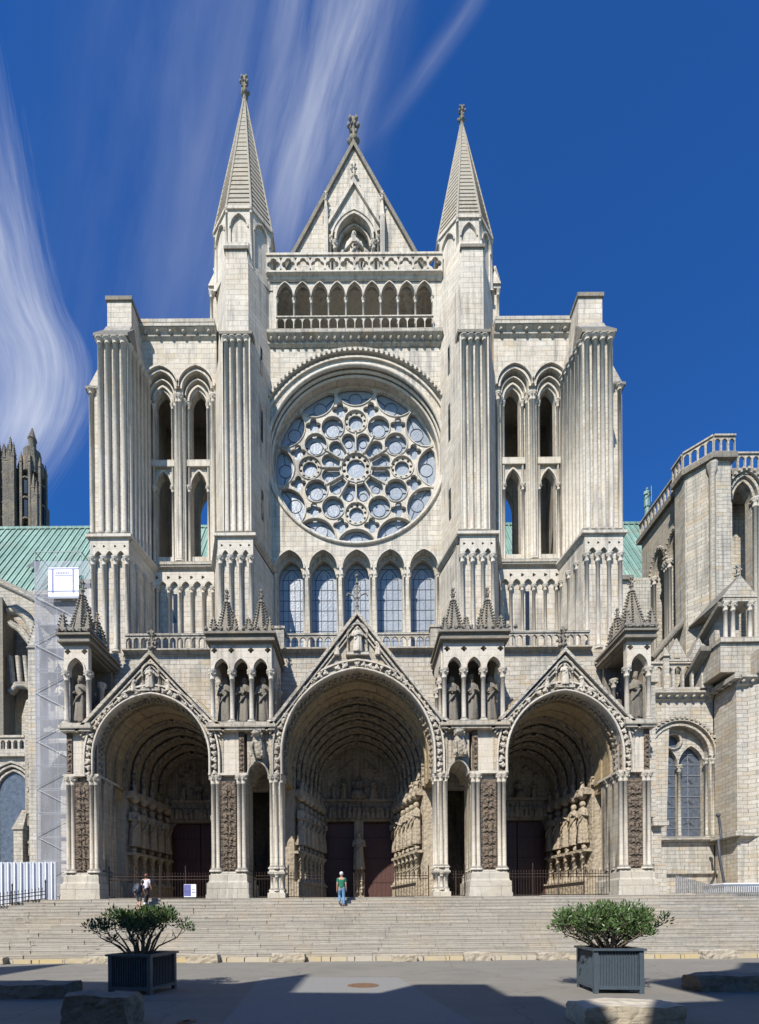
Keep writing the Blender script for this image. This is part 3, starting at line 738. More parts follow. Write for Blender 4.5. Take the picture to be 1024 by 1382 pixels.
# ---- aedicules above the piers
def aedicule(x0,x1,n,dep=2.8,spires=1,statues=(),side=0):
    A=thing_part=None
    mb=MB(); y0=YP-.1; zc=15.35; zt=16.7
    mb.box(x0-.22,x1+.22,y0-.18,y0+dep,ZS-.25,ZS-.12); mb.box(x0-.28,x1+.28,y0-.26,y0+dep,ZS-.12,ZS+.05); mb.box(x0-.2,x1+.2,y0-.18,y0+dep,ZS+.05,ZS+.2)
    A=part('aedicule',mb,M['greyw'],porch)
    # arcaded frieze on every open side
    mb=MB(); w=(x1-x0)/n; hs=[]
    pts=[(x0-.06,zc)]
    for i in range(n):
        c=x0+w*(i+.5); h=arch(c,zc,w/2-.15,(w/2-.15)*1.5,6); pts+=h
    pts+=[(x1+.06,zc),(x1+.06,zt),(x0-.06,zt)]
    holes=[foil(x0+w*i+(.0 if 0<i<n else (.14 if i==0 else -.14)),zt-.3,.17,4,20) for i in range(n+1)]
    mb.plate(pts[::1],holes,y0-.02,y0+.3)
    for i in range(n):
        c=x0+w*(i+.5); mb.band(arch(c,zc,w/2-.15,(w/2-.15)*1.5,6),.07,y0-.09,y0)
    m=2; wd=(dep-.5)/m
    for xx in ((x0,) if side>0 else (x1,) if side<0 else (x0,x1)) if True else ():
        k=mb.mark(); pts=[(0,zc)]
        for i in range(m): pts+=arch(wd*(i+.5),zc,wd/2-.16,(wd/2-.16)*1.25,6)
        pts+=[(m*wd,zc),(m*wd,zt),(0,zt)]
        mb.plate(pts,[],-.14,.14)
        mb.xf(k,lambda p:(xx+p.y*(1 if xx==x1 else 1),y0+.3+p.x,p.z))
    part('arcaded_frieze',mb,M['smooth'],A)
    for i in range(n+1):
        mb=MB(); shaft_mesh(mb,x0+w*i,y0+.12,ZS+.2,zc,.125,10); part('colonnette',mb,M['smooth'],A)
    for xx in (x0,x1):
        for q in range(1,m+1):
            if xx==(x1 if side>0 else x0 if side<0 else None) and q==m+9: continue
            mb=MB(); shaft_mesh(mb,xx,y0+.3+wd*q,ZS+.2,zc,.12,8); part('colonnette',mb,M['smooth'],A)
    # back wall; end canopies get an added side wall and ceiling to look dark
    mb=MB(); mb.box(x0+.05,x1-.05,y0+dep-.2,y0+dep,ZS+.2,zt)
    if side: q_=x0+.06 if side>0 else x1-.2; mb.box(q_,q_+.14,y0+.3,y0+dep-.2,ZS+.2,zc+.9); mb.box(x0+.1,x1-.1,y0+.3,y0+dep-.2,zt-.12,zt-.02)
    part('back_wall',mb,M['dark'],A)
    mb=MB()
    for o,z0,z1 in ((.10,zt,zt+.1),(.28,zt+.1,zt+.22),(.2,zt+.22,zt+.45)): mb.box(x0-o,x1+o,y0-o,y0+dep+.1,z0,z1)
    mb.box(x0-.34,x1+.34,y0-.34,y0+dep+.15,zt+.45,zt+.56); mb.box(x0-.3,x1+.3,y0-.3,y0+dep+.12,zt+.56,zt+.8,.28,.28)
    for q in range(int((x1-x0)/.4)+3): lump(mb,x0-.2+q*.4,y0-.28,zt+.72,.12)
    part('entablature',mb,M['dark'],A)
    zb=zt+.72
    if spires==2:
        q=(x1-x0)/4
        for c in (x0+q*.8,x1-q*.8):
            mb=MB(); mb.box(c-.62,c+.62,y0+.13,y0+1.37,zb-.02,zb+.2,.1,.1)
            for ax_ in (-1,1):
                for ay in (-1,1): pyramid(mb,c+ax_*.58,y0+.75+ay*.58,zb+.05,.14,.85,4,True,PI/4,5)
            pyramid(mb,c,y0+.75,zb,.62,2.3,8,True,PI/8,12); finial(mb,c,y0+.75,zb+2.1,.75); part('spire',mb,M['dark'],A)
            mb=MB(); pyramid(mb,c,y0+2.0,zb,.6,1.9,8,True,PI/8,8); finial(mb,c,y0+2.0,zb+1.8,.7); part('spire',mb,M['dark'],A)
    else:
        c=(x0+x1)/2
        mb=MB(); pyramid(mb,c,y0+.65,zb,.72,2.7,8,True,PI/8,14); finial(mb,c,y0+.65,zb+2.5,.85)
        for s_ in (-.2,.2): mb.loft([[(c+s_*1.1-.05,y0-.04,zb+.25),(c+s_*1.1+.05,y0-.04,zb+.25),(c+s_*.45+.02,y0+.42,zb+1.75),(c+s_*.45-.02,y0+.42,zb+1.75)],[(c+s_*1.1-.05,y0+.1,zb+.25),(c+s_*1.1+.05,y0+.1,zb+.25),(c+s_*.45+.02,y0+.5,zb+1.75),(c+s_*.45-.02,y0+.5,zb+1.75)]],False)
        mb.box(c-.9,c+.9,y0-.25,y0+1.55,zb-.02,zb+.25,.12,.12)
        for ax_ in (-1,1):
            for ay in (-1,1): pyramid(mb,c+ax_*.68,y0+.65+ay*.68,zb+.1,.17,1.0,4,True,PI/4,5)
        mb.box(c-.01,c+.01,y0+.6,y0+.62,zb,zb+.01); part('spire',mb,M['dark'],A)
        mb=MB(); pyramid(mb,c,y0+2.1,zb,.6,2.1,8,True,PI/8,10); finial(mb,c,y0+2.1,zb+1.8,.7); part('spire',mb,M['dark'],A)
    return A
aedicule(-15.95,-14.75,1,2.8,1,side=1); aedicule(14.75,15.95,1,2.8,1,side=-1)
aedicule(-7.95,-4.75,3,2.8,2); aedicule(4.75,7.95,3,2.8,2)
# statues standing in the aedicules
FIG=[]
for i in range(6):
    mb=MB(); figure(mb,0,0,.28,2.5,0,200+i,16,width=.95); mb.lathe(0,0,[(.26,0),(.28,.06),(.2,.14),(.24,.2),(.26,.28)],8)
    if i%2==0: mb.lathe(-.0,0,[(.14,2.66),(.15,2.7),(.17,2.82),(.1,2.82)],7)
    FIG.append(mesh_of('statue',mb,M['statue'],(0,0,0)))
ST=[(-15.47,-1,'robed stone statue in the single bay canopy at the left end of the porch, arms folded',.35,0),
    (-14.95,1,'pale robed stone statue in the side opening of the left end canopy, just above the left gable slope',2.0,-.2)]
def statue(x,y,label,i,rot=0,mt=None,h=1.):
    o=bpy.data.objects.new('statue',FIG[i]); COL.objects.link(o); o.location=(x,y,ZS+.2); o.rotation_euler=(0,0,rot); o.scale=(h,h,h)
    tag(o,label,'statue','stone kings and saints standing in the porch canopies')
statue(-15.42,YP+.4,'robed stone statue in the single bay canopy at the far left end of the porch',0)
statue(15.42,YP+.4,'robed stone king in the single bay canopy at the far right end of the porch',2)
w=3.2/3
nm=['left bay','middle bay','right bay']
for k in range(3):
    statue(-7.95+w*(k+.5),YP+.6,'dark stone statue in the %s of the triple canopy left of the central gable'%nm[k],(k*2+1)%6,.1*(k-1))
    statue(4.75+w*(k+.5),YP+.6,'dark stone statue in the %s of the triple canopy right of the central gable'%nm[k],(k+3)%6,.15*(1-k))
statue(-15.2,YP+2.0,'half hidden stone statue in the side opening of the far left end canopy',3,.9,h=.85)
statue(15.2,YP+2.0,'half hidden stone statue in the side opening of the far right end canopy',4,-.9,h=.85)
# balustrade on the porch terrace
def balustrade(x0,x1,z0,z1,n,y,parent,mt):
    m=arcade(x0,x1,z0,z1,n,y,y+.14,.085,.10,.08)
    m.box(x0-.05,x1+.05,y-.06,y+.22,z1,z1+.12)
    return part('balustrade',m,mt,parent)
balustrade(-14.2,-8.4,18.15,19.1,13,29.05,porch,M['greyw'])
balustrade(8.4,14.2,18.15,19.1,13,29.05,porch,M['greyw'])
balustrade(-4.9,4.9,19.0,20.15,18,30.9,porch,M['greyw'])
mb=MB(); mb.box(-5.2,5.2,30.7,32.3,18.0,19.0); moulding(mb,-5.2,5.2,18.95,30.7,.3,.4)
for s in (-1,1):
    a,b=sorted((s*4.7,s*5.4)); mb.box(a,b,30.4,31.2,18.1,20.3); mb.box(a-.06,b+.06,30.34,31.2,20.3,20.45)
part('terrace_wall',mb,M['greyw'],porch)
# ================================================================== THE TRANSEPT FRONT
YW=32.5
tr=thing('cathedral_transept',(0,YW,ZP),'pale limestone cathedral front with the round rose window, two slated turrets and a pointed gable','cathedral')
LX=[-4.6,-2.3,0,2.3,4.6]; RZ=33.45
# central wall
mb=MB()
mb.plate(rect(-6.0,6.0,17.5,40.7),[circ(0,33.42,6.12,64)]+[hole(x,19.9,25.65,.96,1.25) for x in LX],YW,YW+.45)
mb.plate(rect(-6.0,6.0,17.5,40.7),[circ(0,33.47,5.78,64)]+[hole(x,19.9,25.5,.88,1.2) for x in LX],YW+.45,YW+.95)
mb.box(-6.0,6.0,YW+2.4,YW+2.8,17.5,44.9)
mb.box(-6.0,6.0,YW+.95,YW+2.4,40.2,41.5)
part('central_wall',mb,M['stone'],tr)
# rose
mb=MB()
for r,y,t in ((6.12,YW-.04,.13),(5.98,YW+.22,.10),(5.84,YW+.42,.10)): mb.tube([(r*math.cos(a),y,33.44+r*math.sin(a)) for a in [2*PI*i/72 for i in range(73)]],t,6)
hood=[(7.0*math.cos(a),33.3+7.0*math.sin(a)*1.0) for a in [PI*(.045+.91*i/40) for i in range(41)]][::-1]
mb.band(hood,.22,YW-.28,YW+.02); mb.band([(x*.955,33.3+(z-33.3)*.955) for x,z in hood],.12,YW-.14,YW+.02)
R=part('rose_window',mb,M['smooth'],tr)
mb=MB()
for x,z,a in along(hood,.36,.1): mb.box(x-.07,x+.07,YW-.34,YW-.26,z+.02,z+.16)
part('hood_crockets',mb,M['dark'],R)
yt=YW+.95; C0=33.47
def pc(r,a): return (r*math.sin(a),C0+r*math.cos(a))
hs=[]; rings=[]
hs.append(circ(0,C0,1.0,36)); rings.append((0,C0,1.04))
for i in range(12):
    a=i*PI/6; x,z=pc(3.25,a); hs.append(circ(x,z,.785,24)); rings.append((x,z,.81))
    b=a+PI/12
    # petal
    e=pc(2.02,b); pts=[]
    ha=PI/12
    for da,rr in ((-.14,1.3),(.14,1.3)): pass
    for t in range(-6,7):
        q=b+PI/2*t/6*1.05
        pts.append((e[0]+.47*math.sin(q),e[1]+.47*math.cos(q)))
    i0=pc(1.2,b+.215); i1=pc(1.2,b-.215)
    hs.append(pts+[i0,i1])
    x,z=pc(4.22,b); hs.append(foil(x,z,.56,4,32,0,.4))
    # half-round at the rim
    cx_,cz_=pc(5.78,a); pts=[]
    arc=[]
    for t in range(0,25):
        q=a+PI+(-1+2*t/24)*1.62; px_,pz_=cx_+1.42*math.sin(q),cz_+1.42*math.cos(q)
        if math.hypot(px_,pz_-C0)<5.60: arc.append((px_,pz_))
    a0=math.atan2(arc[0][0],arc[0][1]-C0); a1=math.atan2(arc[-1][0],arc[-1][1]-C0)
    d=(a0-a1+PI)%(2*PI)-PI
    rim=[pc(5.64,a1+d*t/8) for t in range(1,8)]
    hs.append(arc+rim)
mb=MB(); mb.plate(circ(0,C0,5.85,72),hs,yt,yt+.2)
for x,z,r in rings: mb.tube([(x+r*math.cos(q),yt-.02,z+r*math.sin(q)) for q in [2*PI*i/24 for i in range(25)]],.045,5)
for i in range(12):
    a=i*PI/6; p0=pc(1.12,a); p1=pc(2.5,a); mb.tube([(p0[0],yt-.03,p0[1]),(p1[0],yt-.03,p1[1])],.06,6)
    for q in (p0,p1): mb.ball((q[0],yt-.05,q[1]),.1,.1,.1,6,4)
    cx_,cz_=pc(5.78,a); pts=[]
    for t in range(0,25):
        q=a+PI+(-1+2*t/24)*1.62; px_,pz_=cx_+1.46*math.sin(q),cz_+1.46*math.cos(q)
        if math.hypot(px_,pz_-C0)<5.75: pts.append((px_,yt-.02,pz_))
    mb.tube(pts,.045,5)
# cusped roundels: ring of lobes in the centre and in four of the twelve circles
for (x,z),r,n_ in [((0,C0),1.0,12)]+[(pc(3.25,k*PI/2),.77,10) for k in range(4)]:
    lo=[]
    for i in range(n_):
        a=2*PI*i/n_+.2; lo.append(circ(x+(r*.84)*math.cos(a),z+(r*.84)*math.sin(a),r*.125,10))
    mb.plate(circ(x,z,r+.03,32),lo+[circ(x,z,r*.67,24)],yt+.08,yt+.18)
part('rose_tracery',mb,M['smooth'],R)
mb=MB(); mb.plate(circ(0,C0,5.8,64),[],yt+.27,yt+.31); part('glass',mb,M['glass'],R)
mb=MB()
def lring(x,z,r,y,t=.02,n=24): mb.tube([(x+r*math.cos(q),y,z+r*math.sin(q)) for q in [2*PI*i/n for i in range(n+1)]],t,4)
for i in range(12):
    a=i*PI/6; yl=yt+.25
    x,z=pc(3.25,a)
    if i%3: 
        lring(x,z,.46,yl); mb.box(x-.74,x-.46,yl-.02,yl+.02,z-.02,z+.02); mb.box(x+.46,x+.74,yl-.02,yl+.02,z-.02,z+.02)
    x,z=pc(5.0,a); lring(x,z,.46,yl)
    for s in (-1,1):
        p=pc(5.05,a+s*.1); q=pc(5.3,a+s*.24); mb.tube([(p[0],yl,p[1]),(q[0],yl,q[1])],.025,4)
    x,z=pc(1.95,a+PI/12); lring(x,z,.28,yl,.02,16)
part('leading',mb,M['lead'],R)
# lancets
for i,x in enumerate(LX):
    mb=MB()
    h=arch(x,25.65,.96,1.25,8)
    mb.band(h,.1,YW-.1,YW+.05)
    h2=arch(x,25.5,.82,1.12,8); mb.band(h2,.06,YW+.5,YW+.62)
    for s in (-1,1): shaft_mesh(mb,x+s*.98,YW+.02,20.0,25.25,.07,6,.8)
    Lw=part('lancet_window',mb,M['smooth'],tr)
    mb=MB(); mb.plate(hole(x,19.8,25.4,.92,1.4),[],YW+.98,YW+1.02); part('glass',mb,M['glass'],Lw)
    mb=MB(); y=YW+.94
    for z in [20.5+.72*j for j in range(9)]:
        wv=.84 if z<25.2 else .66; mb.box(x-wv,x+wv,y+.02,y+.04,z,z+.028)
    for s in (-1,1):
        mb.box(x+s*.6-.015,x+s*.6+.015,y,y+.035,20,25.2); mb.box(x+s*.22-.012,x+s*.22+.012,y,y+.03,20,25.9)
    hh=arch(x,25.2,.62,1.1,6); mb.tube([(p[0],y+.01,p[1]) for p in hh],.02,4)
    part('leading',mb,M['lead'],Lw)
# cornice below the gallery, gallery, parapet
mb=MB(); moulding(mb,-5.95,5.95,41.5,YW,.5,.75,balls=22); mb.box(-5.95,5.95,YW-.42,YW,41.5,41.62)
part('cornice',mb,M['greyw'],tr)
mb=MB(); xs0,xs1=-5.35,5.35; n=9; w=(xs1-xs0)/n
pts=[(0,0),(1,0),(1,1)]
pts=[(-5.95,41.6),(xs0,41.6),(xs0,44.15)]
for i in range(n): pts+=arch(xs0+w*(i+.5),44.15,w/2-.035,.98,6)
pts+=[(xs1,44.15),(xs1,41.6),(5.95,41.6),(5.95,45.5),(-5.95,45.5)]
mb.plate(pts,[],YW-.06,YW+.1)
for i in range(n):
    mb.band(arch(xs0+w*(i+.5),44.15,w/2-.035,.98,6),.06,YW-.16,YW-.08)
mb.box(-5.95,5.95,YW+.25,YW+2.4,45.0,45.3)
G=part('upper_gallery',mb,M['smooth'],tr)
for i in range(n+1):
    mb=MB(); x=xs0+w*i; shaft_mesh(mb,x,YW+.05,41.62,44.18,.075,8); part('colonnette',mb,M['smooth'],G)
m=arcade(xs0,xs1,41.62,42.55,18,YW-.28,YW-.23,.05,.04,.04); m.box(xs0,xs1,YW-.34,YW-.16,42.5,42.58); part('balustrade',m,M['smooth'],G)
mb=MB(); moulding(mb,-5.95,5.95,45.58,YW-.1,.32,.4); part('string_course',mb,M['smooth'],G)
mb=MB(); n=12; x0,x1=-6.0,6.0; z0,z1=45.6,46.75; w=(x1-x0)/n; hs=[]
for i in range(n): hs.append(foil(x0+w*(i+.5),(z0+z1)/2,.44,4,32,0,.3))
for i in range(1,n):
    hs.append([(x0+w*i-.12,z0+.1),(x0+w*i+.12,z0+.1),(x0+w*i,z0+.34)]); hs.append([(x0+w*i-.12,z1-.1),(x0+w*i,z1-.34),(x0+w*i+.12,z1-.1)])
mb.plate(rect(x0,x1,z0,z1),hs,YW-.25,YW-.08); mb.box(x0,x1,YW-.32,YW,z1,z1+.14); mb.box(x0,x1,YW-.3,YW,z0-.05,z0+.04)
part('parapet',mb,M['smooth'],tr)
# gable
YG=34.9; GA=58.3; SL=1.80
gb=lambda z:(GA-z)/SL
mb=MB(); nh=2.0
mb.plate([(-gb(45),45),(gb(45),45),(0,GA)],[hole(0,47.2,51.0,1.25,1.75,8)],YG,YG+.8)
mb.box(-1.4,1.4,YG+.45,YG+1.2,46,53.5)
Gb=part('gable',mb,M['stone'],tr)
mb=MB()
for s in (-1,1):
    p=[(s*gb(45),45),(0,GA),(0,GA+.45),(s*(gb(45)+.28),45)]
    if s<0: p=p[::-1]
    mb.plate(p,[],YG-.2,YG+.9)
part('gable_coping',mb,M['dark'],Gb)
mb=MB()
for s in (-1,1):
    for i in range(26):
        z=46.3+i*.45; lump(mb,s*(gb(z)+.27),YG+.2,z,.11)
part('crockets',mb,M['dark'],Gb)
mb=MB(); finial(mb,0,YG+.3,GA+.2,2.6); part('finial',mb,M['dark'],Gb)
mb=MB()
for s in (-1,1):
    p=[(s*1.9,51.9),(0,55.0),(0,55.45),(s*2.15,51.8)]
    if s<0: p=p[::-1]
    mb.plate(p,[],YG-.55,YG+.02)
    shaft_mesh(mb,s*1.42,YG-.25,47.2,51.0,.12,8); shaft_mesh(mb,s*1.75,YG-.3,47.2,51.3,.1,8)
    mb.box(s*2.05-.16,s*2.05+.16,YG-.6,YG,46.2,52.6); pyramid(mb,s*2.05,YG-.3,52.6,.2,1.7,4,False); finial(mb,s*2.05,YG-.3,53.8,.9)
mb.plate([(-1.9,51.85)]+arch(0,51.0,1.42,1.98,8)[2:-2]+[(1.9,51.85),(0,55.0)],[],YG-.35,YG)
mb.band(arch(0,51.0,1.3,1.85,8),.14,YG-.5,YG); mb.band(arch(0,51.0,1.62,2.25,8),.12,YG-.42,YG)
mb.band(arch(0,51.0,1.12,1.55,8),.1,YG-.1,YG+.1)
finial(mb,0,YG-.3,55.3,1.4)
part('niche',mb,M['smooth'],Gb)
mb=MB(); figure(mb,0,YG+.0,48.5,3.6,0,61,14); part('niche_statue',mb,M['smooth'],Gb)
for s in (-1,1): mb=MB(); figure(mb,s*.85,YG+.1,48.4,2.5,-s*.3,62+s,12); part('niche_statue',mb,M['smooth'],Gb)
mb=MB(); mb.plate([(-gb(45.3)+.1,45.2),(gb(45.3)-.1,45.2),(0,GA-.3)],[],YG+.85,YG+22); part('roof',mb,M['slate'],Gb)
# turrets and towers
def slab_prism(mb,pts,z0,z1): mb.prism(pts,z0,z1)
def mir(pts,s):
    q=[(s*x,y) for x,y in pts]
    return q if s>0 else q[::-1]
for s in (-1,1):
    tip=59.3 if s<0 else 57.4; base=48.7 if s<0 else 48.2; cx=s*7.62; cy=33.35; R0=2.03 if s<0 else 1.88
    mb=MB()
    mb.prism(mir([(6.62,30.1),(8.42,30.1),(9.6,32.5),(9.6,37),(5.8,37),(5.8,32.5)],s),25.6,38.7)
    mb.prism(mir([(6.95,31.0),(8.42,31.0),(9.5,32.8),(9.6,37),(5.8,37),(5.8,32.5)],s),38.7,44.6)
    mb.prism(mir([(7.02,31.0),(8.42,31.0),(8.5,32.9),(6.8,32.9)],s),44.6,45.4)
    if True:
        a=[(6.95,31.0),(8.42,31.0),(9.5,32.8),(9.6,35),(5.8,35),(5.8,32.5)]; b=[(6.98,31.25),(8.40,31.25),(9.1,32.6),(9.2,34.8),(6.1,34.8),(6.1,32.6)]
        mb.prism(mir(a,s),44.6,46.3,mir(b,s))
    mb.prism(mir([(6.45,29.75),(8.65,29.75),(9.75,32.5),(9.75,37),(5.7,37),(5.7,32.5)],s),17.5,25.2)
    T=part('stair_tower',mb,M['stone'],tr)
    # slit windows on the inner face
    mb=MB()
    for z0,z1 in ((37.6,39.4),(33.2,35.6),(28,30)):
        a=Vector((s*6.24,31.2,0)); d=Vector((s*-.82,2.4,0)).normalized(); nn=Vector((-s*d.y,s*d.x*1.0,0))
        p=a; q=a+d*.26; w_=Vector((-s*.02,-.01,0))
        vs=[tuple(p+w_+Vector((0,0,z0))),tuple(q+w_+Vector((0,0,z0))),tuple(q+w_+Vector((0,0,z1))),tuple(p+w_+Vector((0,0,z1)))]
        mb.add(vs,[(0,1,2,3)])
    part('slit_window',mb,M['darkglass'],T)
    # octagon with blind arches
    oc=lambda r:[(cx+r*math.cos(PI/8+i*PI/4),cy+r*math.sin(PI/8+i*PI/4)) for i in range(8)]
    mb=MB(); mb.prism(oc(R0),44.5,base); 
    Tu=part('turret',mb,M['smooth'],T)
    mb=MB(); L=2*R0*math.sin(PI/8); ap=R0*math.cos(PI/8)
    for i in range(8):
        k=mb.mark(); hw=L/2-.17
        mb.plate(rect(-L/2,L/2,44.6,base),[hole(0,45.0,base-1.25,hw-.06,.85,6)],-ap-.1,-ap+.02)
        mb.band(arch(0,base-1.25,hw-.05,.86,6),.08,-ap-.17,-ap-.08)
        mb.box(-L/2-.05,L/2+.05,-ap-.2,-ap,base-.12,base+.06)
        mb.rotz(k,i*PI/4,0,0,cx,cy,0)
        a=PI/8+i*PI/4; shaft_mesh(mb,cx+(R0+.06)*math.cos(a),cy+(R0+.06)*math.sin(a),44.6,base,.09,6,.8)
    part('blind_arches',mb,M['smooth'],Tu)
    mb=MB(); H=tip-base; st=26
    for k in range(st):
        t0=k/st; t1=(k+1)/st; r0=(R0+.12)*(1-t0)+.07; r1=(R0+.12)*(1-t1)+.07
        mb.prism(oc(r0),base+.05+H*t0,base+.05+H*t1,oc(r1-.045*(1-t0)-.005))
    for i in range(8):
        a=PI/8+i*PI/4; mb.tube([(cx+(R0+.13)*math.cos(a),cy+(R0+.13)*math.sin(a),base),(cx+.08*math.cos(a),cy+.08*math.sin(a),tip)],[.1,.05],5)
    Sp=part('spire',mb,M['spire'],T)
    mb=MB(); mb.lathe(cx,cy,[(.1,tip-.3),(.2,tip-.1),(.13,tip)],8); finial(mb,cx,cy,tip-.1,1.75 if s<0 else 1.45); part('finial',mb,M['dark'],Sp)
    # copings
    def cop(p0,z0,z1,x0,x1,y0,y1,yb):
        """weathered slope from front edge up to the next stage"""
        mb=MB()
        mb.box(x0-.14,x1+.14,y0-.24,y1,z0-.18,z0); mb.box(x0-.06,x1+.06,y0-.1,y1,z0-.34,z0-.18)
        vs=[(x0-.14,y0-.24,z0),(x1+.14,y0-.24,z0),(x1+.04,yb,z1),(x0-.04,yb,z1),(x0-.14,y1+.3,z0),(x1+.14,y1+.3,z0)]
        mb.add(vs,[(0,1,2,3),(1,5,2),(0,3,4)]); return mb
    x0,x1=sorted((s*6.62,s*8.42))
    part('coping',cop(0,38.75,39.75,x0,x1,30.1,31.0,31.05),M['dark'],T)
    x0,x1=sorted((s*7.02,s*8.42)); mb=MB(); mb.box(x0-.1,x1+.1,30.9,32.9,45.4,45.6); part('cap_slab',mb,M['dark'],T)
    # small angle turret on the outside
    mb=MB(); a,b=sorted((s*9.35,s*10.1)); mb.box(a+.12,b-.12,33,35,42.3,45.2)
    mb.box(a,b,32.8,35.2,45.2,45.4); mb.box(a,b,32.7,35.2,45.4,47.0,.5,.3)
    for x in (a+.14,b-.14): shaft_mesh(mb,x,32.95,42.4,45.2,.09,6)
    part('angle_turret',mb,M['smooth'],T)
    # front shafts, upper and lower stages
    x0,x1=sorted((s*6.62,s*8.42))
    for i in range(4):
        mb=MB(); x=x0+.24+i*(x1-x0-.48)/3; shaft_mesh(mb,x,30.03,25.95,38.42,.14,10,.45); part('shaft',mb,M['smooth'],T)
    mb=MB(); mb.box(x0-.02,x1+.02,29.95,30.15,25.7,26.0)
    for x in (x0,x1):
        a,b=(x,x+.08) if x==x0 else (x-.08,x); mb.box(a,b,29.88,30.1,26,38.4)
    part('corner_roll',mb,M['smooth'],T)
    x0,x1=sorted((s*6.45,s*8.65)); n=3; w=(x1-x0-.3)/n
    mb=MB(); pts=[(x0,24.3)]
    for i in range(n): pts+=arch(x0+.15+w*(i+.5),24.3,w/2-.1,.42,5)
    pts+=[(x1,24.3),(x1,25.4),(x0,25.4)]; mb.plate(pts,[foil(x0+.15+w*i+(.1 if i==0 else -.1 if i==n else 0),25.0,.09,3,12) for i in range(n+1)],29.55,29.8)
    for o,a,b in ((.06,25.4,25.5),(.2,25.5,25.68)): mb.box(x0-o,x1+o,29.6-o,30.2,a,b)
    mb.box(x0-.2,x1+.2,29.4,30.2,25.68,26.0,.15,.5)
    fr=part('blind_arcade',mb,M['smooth'],T)
    for i in range(n+1):
        mb=MB(); shaft_mesh(mb,x0+.15+w*i,29.62,18.4,24.35,.12,8); part('shaft',mb,M['smooth'],T)
# string course round the towers, side faces
    mb=MB()
    for xa,ya,xb,yb in ((s*6.45,29.7,s*5.68,32.5),(s*8.65,29.7,s*9.77,32.5)):
        d=Vector((xb-xa,yb-ya,0)); L=d.length; d.normalize(); nn=Vector((-d.y,d.x,0))
        if (nn.x*s>0)!=(xa*s>7.5): nn=-nn
        pr=[(0,25.3),(.1,25.4),(.22,25.55),(.22,25.68),(0,25.95)]
        rr=[[(c.x+nn.x*a,c.y+nn.y*a,z) for a,z in pr] for c in (Vector((xa,ya,0)),Vector((xb,yb,0)))]
        mb.loft(rr,False)
    part('string_course',mb,M['greyw'],T)
